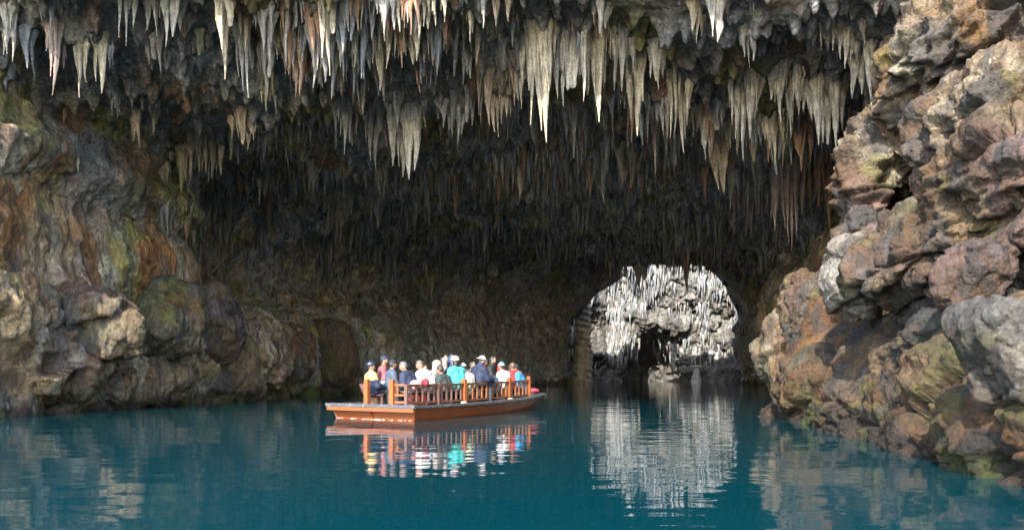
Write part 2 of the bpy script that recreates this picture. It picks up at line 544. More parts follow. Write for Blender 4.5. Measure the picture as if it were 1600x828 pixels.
def weather_roof(co, no, amp=1.0):
    f1, f2, cid = worley(co + 0.2 * np.stack([vnoise(co, 0.7, 3), vnoise(co, 0.7, 4), vnoise(co, 0.7, 5)], 1), (0.85, 0.75, 1.0), 61)
    pop = (0.6 - f1) * 0.38 * (0.5 + cid)
    far = 1 - 0.75 * sstep(74, 84, co[:, 1])
    d = far * (pop + fbm(co, 1.3, 62, 4) * 0.26 + np.abs(fbm(co, 0.5, 63, 3)) * 0.16) * amp
    smooth = sstep(0.25, 0.6, fbm(co, 4.5, 64, 2)) * sstep(36, 26, co[:, 1]) * sstep(0, 5, co[:, 0])
    d = d * (1 - 0.75 * smooth)
    q = co + no * d[:, None]
    # small drips drawn downwards
    dr = np.clip(fbm(co * np.array([1, 1, 0.0]), 0.34, 66, 2) - 0.12, 0, 1) * sstep(0.2, 0.8, -no[:, 2]) * (1 - smooth)
    q[:, 2] -= dr * 0.75 * amp * sstep(80, 70, co[:, 1])
    p = Paint(co, 'dark')
    p.patch('grey', 2.6, 71, -0.25, 0.3, 0.8)
    p.patch('tan', 1.6, 70, -0.1, 0.4, 0.7, sstep(-4, -9, co[:, 0]))
    p.patch('brown', 1.8, 72, 0.0, 0.4, 0.85, 1 - 0.7 * sstep(38, 50, co[:, 1]))
    p.patch('rust', 1.4, 73, 0.25, 0.6, 0.7, 1 - 0.8 * sstep(38, 50, co[:, 1]))
    p.patch('olive', 1.8, 74, 0.15, 0.5, 0.75)
    p.patch('blue', 2.4, 75, 0.1, 0.5, 0.7)
    p.patch('cream', 1.1, 76, 0.35, 0.65, 0.5)
    p.lay('grey', smooth * 0.7)
    p.lay('dark', sstep(40, 60, co[:, 1] + fbm(co, 5, 48, 2) * 8) * 0.15)
    return q, p.c * (1.2 + 1.2 * sstep(30, 52, co[:, 1]))[:, None]  # roof colour raised with depth, painting in light the inner cave lacks

roofs = []
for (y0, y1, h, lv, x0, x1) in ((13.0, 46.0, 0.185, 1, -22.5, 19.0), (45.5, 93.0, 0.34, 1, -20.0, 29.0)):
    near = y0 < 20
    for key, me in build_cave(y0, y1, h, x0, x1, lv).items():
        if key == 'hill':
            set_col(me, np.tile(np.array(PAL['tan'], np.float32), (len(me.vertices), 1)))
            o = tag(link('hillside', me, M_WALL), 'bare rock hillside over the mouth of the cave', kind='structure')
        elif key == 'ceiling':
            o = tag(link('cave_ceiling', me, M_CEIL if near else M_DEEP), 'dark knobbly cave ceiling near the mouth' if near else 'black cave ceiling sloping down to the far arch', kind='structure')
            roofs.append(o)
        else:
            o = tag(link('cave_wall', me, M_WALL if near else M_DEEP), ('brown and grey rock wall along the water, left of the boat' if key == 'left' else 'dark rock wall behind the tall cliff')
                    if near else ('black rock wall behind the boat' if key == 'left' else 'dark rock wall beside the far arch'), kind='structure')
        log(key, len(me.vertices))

# ---- the open chamber beyond the arch, lit from above
def chamber_field(xs, ys, zs):
    ax = (xs, ys, zs)
    wx = gnoise(ax, (4.0, 4.0, 6.0), 111) * 1.0 + gnoise(ax, (1.5, 1.5, 2.6), 112) * 0.55
    wz = gnoise(ax, (3.0, 3.0, 3.0), 113) * 0.9
    X = xs[:, None, None].astype(np.float32); Y = ys[None, :, None].astype(np.float32); Z = zs[None, None, :].astype(np.float32)
    back = 112.0 - Y + wx + 0.32 * np.maximum(4 - Z, 0) * 0 - 0.30 * np.maximum(Z - 5, 0) + 0.0016 * (X - 17) ** 2 * -1
    # ledges that overhang one another down the back wall
    back = back - 0.9 * np.abs(np.sin((Z + wz * 2.2 + 0.25 * X + wx) * 0.55)) - gnoise(ax, (2.2, 2.2, 5.0), 115) * 0.9
    left = X - (3.6 - 0.04 * (Y - 92)) + wx
    right = 33.0 - X + wx - 0.25 * np.maximum(Z - 5, 0)
    f = smin(smin(back, left, 3.0), right, 3.0)
    cave = 1 - np.sqrt(((X - 20.0 + wx * 1.3) / 4.6) ** 2 + ((Z - 0.2 + wz) / 7.2) ** 2 + ((Y - 112) / 6.0) ** 2)
    f = smax(f, cave * 5.0, 1.2)
    cx, hw, ht = 16.2, 10.9, 15.8
    r = (np.abs((X - cx) / hw) ** 2.4 + (np.maximum(Z, 0) / ht) ** 2.4) ** (1 / 2.4)
    front = Y - 92.6 + wx * 0.5 
    f = smin(f, smax(front, (1 - r) * 8, 0.8), 0.8)
    f = np.maximum(f, np.minimum(Z - 18.6, 99.0 - Y + wx))          # the hill ends here: the sun reaches the back wall
    return f.astype(np.float32)

xs = np.arange(0.0, 40.0, 0.3); ys = np.arange(91.0, 124.0, 0.3); zs = np.arange(-1.6, 24.0, 0.3)
v, q = surface_nets(chamber_field(xs, ys, zs), (xs, ys, zs))
me = subdivide(mesh_np('chamber', v, q), 1)
co, no = get_co_no(me)
d = ridged(co, (0.9, 0.9, 3.0), 131, 3) * 0.35 + fbm(co, 1.6, 132, 3) * 0.35 + np.abs(fbm(co, (0.6, 0.6, 1.6), 133, 2)) * 0.35 + facets(co, (1.8, 1.8, 1.2), 138)[0] * 0.35
me.vertices.foreach_set('co', (co + no * d[:, None]).astype(np.float32).ravel())
p = Paint(co, 'white')
p.patch('grey', (1.6, 1.6, 4), 134, -0.2, 0.4, 0.7)
p.patch('cream', (1.6, 1.6, 4), 135, 0.2, 0.6, 0.3)
p.patch('blue', (2.6, 2.6, 3), 136, -0.1, 0.4, 0.5)
p.patch('pink', (2.6, 2.6, 3), 137, 0.3, 0.6, 0.4, sstep(5, 2, co[:, 2]))
p.lay('grey', sstep(9.0, 4.0, co[:, 2] + 2 * fbm(co, 2.0, 139, 3)) * 0.55)  # lower wall greyed: its shade is painted into the stone colour
set_col(me, p.c * np.array([0.33, 0.345, 0.36], np.float32))  # bluish gain paints the cool haze of the chamber into the rock
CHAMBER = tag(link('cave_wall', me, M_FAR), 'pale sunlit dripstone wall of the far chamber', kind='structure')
log('chamber', len(me.vertices))

# ------------------------------------------------------------------ the cliff on the right
def ell(X, Y, Z, c, r, tilt=0.0, yaw=0.0, pw=2.6):
    """Roughly the distance to an ellipsoid, its long axis tilted up towards +X (and yawed)."""
    x, y, z = X - c[0], Y - c[1], Z - c[2]
    ca, sa = math.cos(yaw), math.sin(yaw)
    x, y = ca * x + sa * y, -sa * x + ca * y
    ct, st = math.cos(tilt), math.sin(tilt)
    x, z = ct * x + st * z, -st * x + ct * z
    x, y, z = np.abs(x / r[0]), np.abs(y / r[1]), np.abs(z / r[2])
    k = (x ** pw + y ** pw + z ** pw) ** (1.0 / pw)
    return (k - 1) * min(r)

# photo x, photo y, depth, half width and half height in photo pixels, half depth in metres, tilt
CLIFF_LUMPS = [
    (1490, 190, 21.5, 170, 92, 2.6, 40), (1575, 70, 18.5, 170, 105, 2.6, 38), (1418, 100, 22.5, 36, 34, 0.7, 10), (1470, 60, 22.5, 60, 48, 1.2, 30),
    (1375, 250, 21.0, 34, 60, 0.9, 0), (1352, 330, 20.5, 22, 85, 0.6, 0), (1500, 360, 15.5, 170, 48, 1.8, 30), (1590, 300, 13.5, 95, 95, 1.6, 25), (1575, 200, 15.5, 80, 80, 1.6, 20),
    (1440, 400, 16.5, 60, 40, 1.2, 20), (1330, 385, 20.0, 24, 22, 0.5, 0),
    (1625, 665, 10.4, 100, 95, 1.4, 0), (1560, 720, 11.0, 50, 50, 0.8, 0), (1500, 540, 14.6, 50, 100, 1.2, 0), (1260, 520, 25.8, 40, 90, 1.4, 0),
    (1300, 600, 22.5, 80, 50, 1.6, 0), (1400, 640, 17.5, 80, 40, 1.4, 0)]

def cliff_field(xs, ys, zs):
    ax = (xs, ys, zs)
    wx = gnoise(ax, (2.2, 2.4, 1.9), 211) * 0.45 + gnoise(ax, (0.9, 1.0, 0.8), 212) * 0.09
    wy = gnoise(ax, (2.0, 2.2, 2.0), 213) * 0.5
    wz = gnoise(ax, (2.2, 2.0, 1.8), 214) * 0.4 + gnoise(ax, (0.9, 0.9, 0.7), 215) * 0.08
    X = xs[:, None, None].astype(np.float32) + wx; Y = ys[None, :, None].astype(np.float32) + wy; Z = zs[None, None, :].astype(np.float32) + wz
    foot = 6.0 + 0.145 * (ys - 8.7)
    rec = np.interp(zs, [-1, 0.3, 1.5, 2.6, 3.4, 4.6, 6.0, 8.0, 10.0, 13.0], [-0.2, 0.0, 0.5, 1.3, 2.2, 2.4, 3.1, 3.6, 3.6, 3.6])
    base = foot[None, :, None] + rec[None, None, :] - X
    base = np.maximum(base, 1.0 * (ys[None, :, None] - 27.2 + wy + 0.35 * (X - 9)))
    f = base
    for (px, py, Yd, rx, rz, ry, tilt) in CLIFF_LUMPS:
        c = P(px, py, Yd); s = Yd / F
        f = smin(f, ell(X, Y, Z, c, (rx * s, ry, rz * s), R(tilt)), 0.4 if py < 420 else 0.16)
    for (px, py, Yd, rx, rz, ry, tilt) in ((1470, 318, 19.6, 46, 46, 3.0, 30), (1420, 470, 18.0, 90, 16, 2.0, 8), (1560, 478, 13.0, 80, 22, 1.6, 12), (1552, 318, 13.4, 22, 30, 1.2, 20)):
        c = P(px, py, Yd); s = Yd / F
        f = smax(f, -ell(X, Y, Z, c, (rx * s, ry, rz * s), R(tilt)), 0.2)
    return f.astype(np.float32)

def weather_cliff(co, no, amp=1.0):
    """Scallops and tilted strata, stepping up to the right."""
    ca, sa = math.cos(R(38)), math.sin(R(38))
    s = np.stack([co[:, 0] * ca + co[:, 2] * sa, co[:, 1], -co[:, 0] * sa + co[:, 2] * ca], 1)
    high = sstep(4.2, 6.2, co[:, 2] + 0.10 * (co[:, 1] - 15))
    strata = ridged(s, (2.6, 2.6, 0.75), 221, 3) * 0.10
    h1, crack, cid = facets(s, (1.15, 1.1, 0.62), 223)
    h2, crack2, _ = facets(co, (0.42, 0.42, 0.36), 224)
    f1, f2, _ = worley(s + 0.1 * vnoise(s, 0.4, 9)[:, None], (0.55, 0.5, 0.34), 225)
    scal = (f1 - 0.55) * 0.26
    h0, crack0, _ = facets(s, (2.6, 2.4, 1.3), 222)
    rg = ridged(s, (1.0, 0.9, 0.30), 228, 4, 0.55) * 0.13
    d = strata * (2.0 + 1.0 * high) + h0 * 0.26 - crack0 * 0.20 + h1 * 0.12 - crack * 0.03 + h2 * 0.07 + facets(co, (0.2, 0.2, 0.17), 229)[0] * 0.045 + scal * (0.5 + 1.4 * high) + rg + fbm(co, 0.35, 226, 3) * 0.05
    p = Paint(co, 'tan')
    p.patch('grey', 1.6, 231, 0.0, 0.5, 0.6)
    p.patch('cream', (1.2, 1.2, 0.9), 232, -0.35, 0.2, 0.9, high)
    p.patch('brown', 1.2, 233, 0.1, 0.5, 0.8)
    p.patch('rust', 1.4, 234, 0.15, 0.5, 0.7)
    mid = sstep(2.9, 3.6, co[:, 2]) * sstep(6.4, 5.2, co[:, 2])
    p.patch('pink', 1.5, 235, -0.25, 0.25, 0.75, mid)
    p.patch('olive', 0.9, 236, 0.2, 0.55, 0.6)
    p.patch('teal', 1.5, 237, -0.2, 0.3, 0.75, sstep(3.4, 2.6, co[:, 2]) * sstep(1.2, 2.0, co[:, 2]))
    p.patch('rust', 1.2, 238, -0.2, 0.3, 0.9, sstep(2.0, 1.0, co[:, 2]))
    p.patch('olive', 0.8, 243, 0.0, 0.4, 0.8, sstep(2.2, 1.2, co[:, 2]))
    p.patch('brown', (0.45, 0.45, 1.5), 241, 0.05, 0.4, 0.8)
    p.patch('dark', (0.5, 0.5, 1.2), 242, 0.15, 0.45, 0.8)
    wet = sstep(0.6, 0.25, co[:, 2] + 0.35 * fbm(co, 0.6, 239, 3))
    p.lay('wet', wet * 0.9)
    p.patch('moss', 0.7, 240, 0.0, 0.3, 0.8, sstep(0.8, 0.2, co[:, 2]))
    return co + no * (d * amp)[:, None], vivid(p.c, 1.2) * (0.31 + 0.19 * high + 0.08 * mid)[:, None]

xs = np.arange(4.4, 18.0, 0.108); ys = np.arange(7.2, 30.0, 0.108); zs = np.arange(-0.7, 13.8, 0.108)
v, q = surface_nets(cliff_field(xs, ys, zs), (xs, ys, zs))
me = subdivide(mesh_np('cliff', v, q), 1)
co, no = get_co_no(me)
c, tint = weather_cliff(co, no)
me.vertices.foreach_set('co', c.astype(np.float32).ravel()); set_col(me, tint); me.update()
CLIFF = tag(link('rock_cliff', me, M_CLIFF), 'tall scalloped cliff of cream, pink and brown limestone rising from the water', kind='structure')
log('cliff', len(me.vertices))

# ------------------------------------------------------------------ boulders
def boulder(name, label, px, py, Yd, rx, rz, ry, base, stains, seed, cat='boulder', tilt=0, cuts=12, res=26, levels=1, mat=None, group=None, flute=0.5, gain=0.38):
    """One weathered boulder: an ellipsoid with planes cut off it, worn round, then roughened."""
    rng = random.Random(seed)
    c = P(px, py, Yd); s = Yd / F
    r = np.array([rx * s, ry, rz * s])
    ext = r.max() * 1.25
    h = 2 * ext / res
    a = np.arange(-ext, ext + h, h)
    X = a[:, None, None]; Y = a[None, :, None]; Z = a[None, None, :]
    ax = (a + c[0], a + c[1], a + c[2])
    w = gnoise(ax, r.mean() * 0.9, seed) * 0.16 * r.mean() + gnoise(ax, r.mean() * 0.42, seed + 1) * 0.03 * r.mean()
    f = ell(X, Y, Z, (0, 0, 0), r, R(tilt), pw=3.4) + w
    for k in range(cuts):
        n = np.array([rng.gauss(0, 1), rng.gauss(0, 1) - 0.5, rng.gauss(0, 0.8)]); n /= np.linalg.norm(n)
        dist = math.sqrt(sum((n[i] * r[i]) ** 2 for i in range(3))) * rng.uniform(0.66, 0.95)
        f = smax(f, n[0] * X + n[1] * Y + n[2] * Z - dist + w * 0.6, 0.14 * r.min())
    v, q = surface_nets(f.astype(np.float32), (a, a, a))
    me = subdivide(mesh_np(name, v, q), levels)
    co, no = get_co_no(me)
    wco = co + c.astype(np.float32)
    sc = float(np.clip(r.mean() / 0.9, 0.35, 1.6))
    h1, crack, cid = facets(wco, (1.25 * sc, 1.25 * sc, 1.1 * sc), seed + 3)
    h2, crack2, _ = facets(wco, 0.36 * sc, seed + 4)
    d = (h1 * 0.15 - crack * 0.06 + h2 * 0.055 - crack2 * 0.015 + fbm(wco, 0.4 * sc, seed + 5, 3) * 0.04 + ridged(wco, (0.55 * sc, 0.55 * sc, 1.3 * sc), seed + 8, 4, 0.55) * 0.11 + ridged(wco, (0.5 * sc, 0.5 * sc, 2.0 * sc), seed + 9, 2) * 0.05 * flute) * sc
    co = co + no * d[:, None]
    me.vertices.foreach_set('co', co.astype(np.float32).ravel())
    p = Paint(wco, base)
    for i, (nm, k) in enumerate(stains):
        p.patch(nm, 0.9 * sc, seed + 20 + i, -0.1, 0.4, k)
    p.patch('dark', (0.4 * sc, 0.4 * sc, 1.1 * sc), seed + 40, 0.15, 0.45, 0.7)
    wet = sstep(0.6, 0.25, wco[:, 2] + 0.25 * fbm(wco, 0.6, 239, 3))
    p.lay('wet', wet * 0.88)
    p.patch('moss', 0.7, 240, -0.1, 0.3, 0.8, sstep(0.7, 0.15, wco[:, 2]))
    set_col(me, vivid(p.c, 1.2 if mat is None else 1.0) * gain)
    o = link(name, me, mat or M_CLIFF)
    o.location = c
    return tag(o, label, cat, group)

B = boulder
B('boulder', 'pale grey boulder at the outer end of the cliff, rounded and streaked with brown', 1232, 560, 26.6, 46, 82, 1.1, 'cream', [('grey', .6), ('rust', .6), ('olive', .5)], 301)
B('boulder', 'tall rust red boulder with a white patch on its shoulder, beside the pale end boulder', 1292, 555, 24.2, 56, 100, 1.3, 'rust', [('pink', .5), ('grey', .5), ('brown', .6), ('tan', .5)], 302)
B('boulder', 'squat orange brown boulder at the waterline below the white boulder', 1362, 622, 19.8, 50, 56, 0.9, 'tan', [('rust', .8), ('brown', .5), ('grey', .4)], 303)
B('boulder', 'broad olive and tan boulder with upright cracks under the overhang', 1442, 585, 16.4, 68, 84, 1.1, 'tan', [('olive', .8), ('grey', .6), ('brown', .4)], 304)
B('boulder', 'white boulder with a rust streak, jutting out over the red boulder', 1340, 440, 19.4, 46, 66, 0.9, 'white', [('grey', .6), ('rust', .35)], 305)
B('boulder', 'pink flat faced boulder wedged beside the white boulder', 1412, 415, 16.9, 52, 42, 0.7, 'pink', [('rust', .5), ('white', .4)], 306, tilt=-20)
B('boulder', 'hanging red brown boulder under the pink shelf of the cliff', 1512, 430, 13.2, 56, 52, 0.7, 'pink', [('rust', .8), ('brown', .7)], 307)
B('boulder', 'big grey green boulder bulging from the cliff nearest the camera', 1588, 545, 9.9, 82, 80, 1.0, 'grey', [('olive', .7), ('cream', .5), ('pink', .4)], 308)
B('boulder', 'dark knobbly round boulder in the hollow beside the yellow flowstone pillar', 1345, 352, 19.8, 24, 34, 0.5, 'dark', [('pink', .4)], 309)
B('boulder', 'flat grey ledge boulder lying on the white boulder', 1352, 385, 19.5, 44, 16, 0.5, 'cream', [('grey', .6)], 310, tilt=18)
rocks = [(1205, 648, 24.4, 22, 12, 'low mossy rock at the outer end of the row by the pale end boulder'), (1236, 652, 23.6, 20, 11, 'dark wet rock below the pale end boulder'),
         (1268, 655, 22.4, 18, 12, 'brown wet rock below the rust red boulder'), (1300, 648, 22.0, 26, 22, 'rock with a bright green mossy top below the rust red boulder'),
         (1345, 672, 19.0, 26, 16, 'dark red rock awash in front of the squat orange boulder'), (1395, 680, 17.0, 34, 20, 'brown rock at the waterline in front of the olive boulder'),
         (1425, 662, 16.2, 30, 22, 'green mossy rock against the foot of the olive boulder'), (1455, 702, 14.6, 40, 20, 'wide dark rock awash past the olive boulder'),
         (1500, 712, 12.6, 44, 34, 'reddish rock at the water under the grey green boulder'), (1550, 752, 10.6, 50, 30, 'dark brown rock awash nearest the camera')]
for i, (px, py, Yd, rx, rz, lb) in enumerate(rocks):
    B('rock', lb, px, py, Yd, rx, rz, rx * Yd / F * 0.8, 'brown', [('moss', .8 if 'moss' in lb else .3), ('rust', .5), ('tan', .5)], 330 + i, cat='rock', res=18, group='rocks along the waterline')
# blocks of the left bank
left = [(40, 600, 25.4, 62, 56, 1.2, 'olive', 'mossy olive block at the waterline, the first on the left bank'), (118, 590, 27.0, 78, 48, 1.3, 'olive', 'wide olive and grey block at the waterline next to the mossy first block'),
        (190, 600, 28.6, 36, 34, 0.9, 'tan', 'small tan block ending the row of olive blocks'), (160, 510, 27.2, 95, 50, 1.5, 'pink', 'long mauve boulder lying on the wide olive block'),
        (262, 505, 31.0, 62, 58, 1.5, 'olive', 'grey green boulder with a green streak of algae, on the bench'), (340, 510, 35.5, 48, 52, 1.5, 'pink', 'mauve boulder with upright ribs past the algae streaked boulder'),
        (250, 590, 31.5, 58, 36, 1.3, 'tan', 'tan ribbed block under the algae streaked boulder'), (365, 575, 37.0, 50, 44, 1.4, 'tan', 'dark tan boulder below the mauve ribbed boulder'),
        (440, 560, 43.5, 56, 58, 1.8, 'brown', 'dark brown boulder farther along the bank'), (530, 565, 50.0, 50, 52, 1.8, 'brown', 'dark rock mass on the bank behind the stern of the boat'),
        (30, 500, 25.2, 46, 50, 1.1, 'grey', 'smooth grey and brown boulder over the mossy first block')]
for i, (px, py, Yd, rx, rz, ry, base, lb) in enumerate(left):
    B('boulder', lb, px - 18, py, Yd + 0.9, rx * 1.12, rz * 1.08, ry * 0.9, base, [('tan', .6), ('grey', .35), ('pink', .4), ('olive', .5), ('rust', .5)], 360 + i, mat=M_WALL, res=30, flute=1.6, gain=0.68)
log('boulders')
# ------------------------------------------------------------------ water
def water_material():
    t = NT('lake_water')
    v = t.coord()
    t.b.inputs['Base Color'].default_value = (0.0003, 0.0205, 0.0265, 1)
    t.b.inputs['Roughness'].default_value = 0.0
    t.b.inputs['IOR'].default_value = 1.33
    swell = t.noise(t.coord((0.5, 0.9, 1)), 1.0, 2, 0.4)
    rip = t.noise(t.coord((1.0, 2.2, 1), rot=(0, 0, R(6))), 1.5, 2, 0.45, 0.3)
    calm = t.ramp(t.noise(v, 0.10, 3, 0.6), [(0.35, 0.35), (0.65, 1.0)])
    n1 = t.bump(swell, 0.35, 0.045)
    n2 = t.bump(t.math('MULTIPLY', rip, calm), 0.35, 0.014, n1)
    t.l.new(n2, t.b.inputs['Normal'])
    return t.m

w = 260.0
me = mesh_np('lake_water', [(-w, -w, 0), (w, -w, 0), (w, w, 0), (-w, w, 0)], [(0, 1, 2, 3)])
WATER = tag(link('lake_water', me, water_material()), 'still turquoise water of the cave lake', kind='structure')
# ------------------------------------------------------------------ stalactites
def calcite(name, a, b, c):
    """Dripstone: pale crust over darker stone, streaked lengthwise."""
    t = NT(name)
    v = t.coord((1, 1, 0.16)); vo = t.coord()
    oi = t.node('ShaderNodeObjectInfo')
    at = t.node('ShaderNodeAttribute', attribute_name='tint')
    n1 = t.noise(v, 6.5, 8, 0.72, 0.4); n2 = t.noise(vo, 11.0, 5, 0.7)
    col = t.ramp(n1, [(0.28, c), (0.48, b), (0.68, a)])
    col = t.mix(1.0, col, at.outputs['Color'], 'MULTIPLY')
    col = t.mix(1.0, col, t.ramp(n2, [(0.3, 0.5), (0.5, 1.0), (0.72, 1.4)]), 'MULTIPLY')
    st = t.noise(t.coord((1, 1, 0.22)), 2.2, 6, 0.7, 0.6)
    col = t.mix(t.ramp(st, [(0.52, 0.0), (0.64, 0.65)]), col, (0.07, 0.06, 0.05))
    t.put(t.b.inputs['Base Color'], col)
    t.put(t.b.inputs['Roughness'], t.ramp(n2, [(0.3, 0.45), (0.7, 0.85)]))
    t.b.inputs['Specular IOR Level'].default_value = 0.4
    n = t.bump(n1, 1.0, 0.16)
    n = t.bump(t.noise(t.coord((1, 1, 0.5)), 20, 6, 0.75), 0.9, 0.04, n)
    t.l.new(n, t.b.inputs['Normal'])
    return t.m

TINTS = {
    'cream': calcite('cream_calcite', (0.58, 0.50, 0.36), (0.44, 0.375, 0.265), (0.18, 0.155, 0.12)),
    'white': calcite('white_calcite', (0.62, 0.57, 0.47), (0.48, 0.435, 0.36), (0.22, 0.20, 0.175)),
    'grey': calcite('grey_calcite', (0.45, 0.42, 0.37), (0.29, 0.27, 0.24), (0.11, 0.105, 0.10)),
    'tan': calcite('tan_calcite', (0.50, 0.40, 0.28), (0.37, 0.28, 0.19), (0.16, 0.115, 0.08)),
    'rust': calcite('rust_calcite', (0.45, 0.29, 0.19), (0.32, 0.18, 0.11), (0.13, 0.075, 0.05)),
    'pink': calcite('pinkish_calcite', (0.48, 0.37, 0.32), (0.35, 0.255, 0.22), (0.16, 0.12, 0.11)),
    'blue': calcite('slate_calcite', (0.32, 0.325, 0.32), (0.20, 0.21, 0.215), (0.085, 0.09, 0.10)),
    'olive': calcite('olive_calcite', (0.36, 0.33, 0.20), (0.24, 0.22, 0.11), (0.11, 0.10, 0.06)),
    'chamber': calcite('bluish_calcite', (0.34, 0.35, 0.36), (0.25, 0.26, 0.27), (0.13, 0.14, 0.15)),
    'dark': calcite('dark_calcite', (0.22, 0.215, 0.21), (0.14, 0.135, 0.13), (0.06, 0.06, 0.06)),
}

def drip(rng, length, r0, segs=14, rings=18, sink=0.6, flare=1.0):
    """One hanging stalactite: root sunk in the roof at z > 0, tip at z = -length. Fluted, lumpy and a little crooked."""
    t = np.concatenate([[-sink / length], np.linspace(0, 1, rings) ** 0.9])
    pw = rng.uniform(0.75, 1.35); waist = rng.uniform(0.25, 0.7)
    prof = (1 - np.clip(t, 0, 1)) ** pw * (0.62 + 0.38 * waist) + 0.09 * (1 - np.clip(t, 0, 1)) ** 0.3
    prof = prof + flare * 0.55 * np.exp(-np.clip(t, 0, 1) * 9.0)
    steps = np.array([rng.uniform(-1, 1) for _ in range(len(t))])
    prof = prof * (1 + 0.24 * np.convolve(steps, [.25, .5, .25], 'same'))
    prof[-1] = 0.012 / max(r0, 0.02)
    prof[0] *= 0.2
    th = np.arange(segs) * 2 * math.pi / segs
    k1, k2 = rng.choice((2, 3)), rng.choice((4, 5, 6)); p1, p2 = rng.uniform(0, 6.3), rng.uniform(0, 6.3)
    fl = 1 + 0.18 * np.cos(k1 * th[None] + p1 + t[:, None] * rng.uniform(-1.5, 1.5)) + 0.13 * np.cos(k2 * th[None] + p2 + t[:, None] * rng.uniform(-1.5, 1.5))
    fl = fl + np.array([[rng.uniform(-0.07, 0.07) for _ in th] for _ in t])
    rr = r0 * prof[:, None] * fl
    if segs > 8 and rng.random() < 0.16:                    # a broken tip
        cut = rng.uniform(0.62, 0.85); t = np.where(t > cut, cut + (t - cut) * 0.06, t); rr[-1] *= 0.1
        rr[:-1] = rr[:-1] * 1.0
    el = rng.choice((rng.uniform(0.75, 1.3), rng.uniform(0.55, 1.7))); an = rng.uniform(0, 3.14)
    x, y = rr * np.cos(th) * el, rr * np.sin(th) / el
    x, y = x * math.cos(an) - y * math.sin(an), x * math.sin(an) + y * math.cos(an)
    lean = rng.gauss(0, 0.025) * length
    bx = lean * np.clip(t, 0, 1) ** 1.5 + 0.16 * r0 * np.sin(t * rng.uniform(3, 8) + p1); by = rng.gauss(0, 0.02) * length * np.clip(t, 0, 1) ** 1.5
    z = np.repeat((-t * length)[:, None], segs, 1)
    v = np.stack([x + bx[:, None], y + (by if np.ndim(by) == 0 else by[:, None]), z], 2).reshape(-1, 3)
    n = len(t); i = np.arange(n - 1)[:, None] * segs; j = np.arange(segs)[None]; j2 = (j + 1) % segs
    f = np.stack([(i + j), (i + segs + j), (i + segs + j2), (i + j2)], 2).reshape(-1, 4)
    return v, f

def merge(parts):
    vs, fs, o = [], [], 0
    for v, f in parts:
        vs.append(v); fs.append(f + o); o += len(v)
    return np.concatenate(vs), np.concatenate(fs)

def bvh_of(objs):
    vs, fs, o = [], [], 0
    for ob in objs:
        me = ob.data
        v = np.empty(len(me.vertices) * 3, np.float32); me.vertices.foreach_get('co', v)
        f = np.empty(len(me.loops), np.int32); me.loops.foreach_get('vertex_index', f)
        vs.append(v.reshape(-1, 3)); fs.append(f.reshape(-1, 4) + o); o += len(me.vertices)
    return BVHTree.FromPolygons(np.concatenate(vs).tolist(), np.concatenate(fs).tolist())

ROOF = bvh_of(roofs)
log('bvh')
EYE = Vector((0, 0, HC))
NUM = ['first', 'second', 'third', 'fourth', 'fifth', 'sixth', 'seventh', 'eighth', 'ninth', 'tenth', 'eleventh', 'twelfth']
CNT = {2: 'two', 3: 'three', 4: 'four', 5: 'five', 6: 'six', 7: 'seven', 8: 'eight', 9: 'nine', 10: 'ten', 11: 'eleven', 12: 'twelve'}

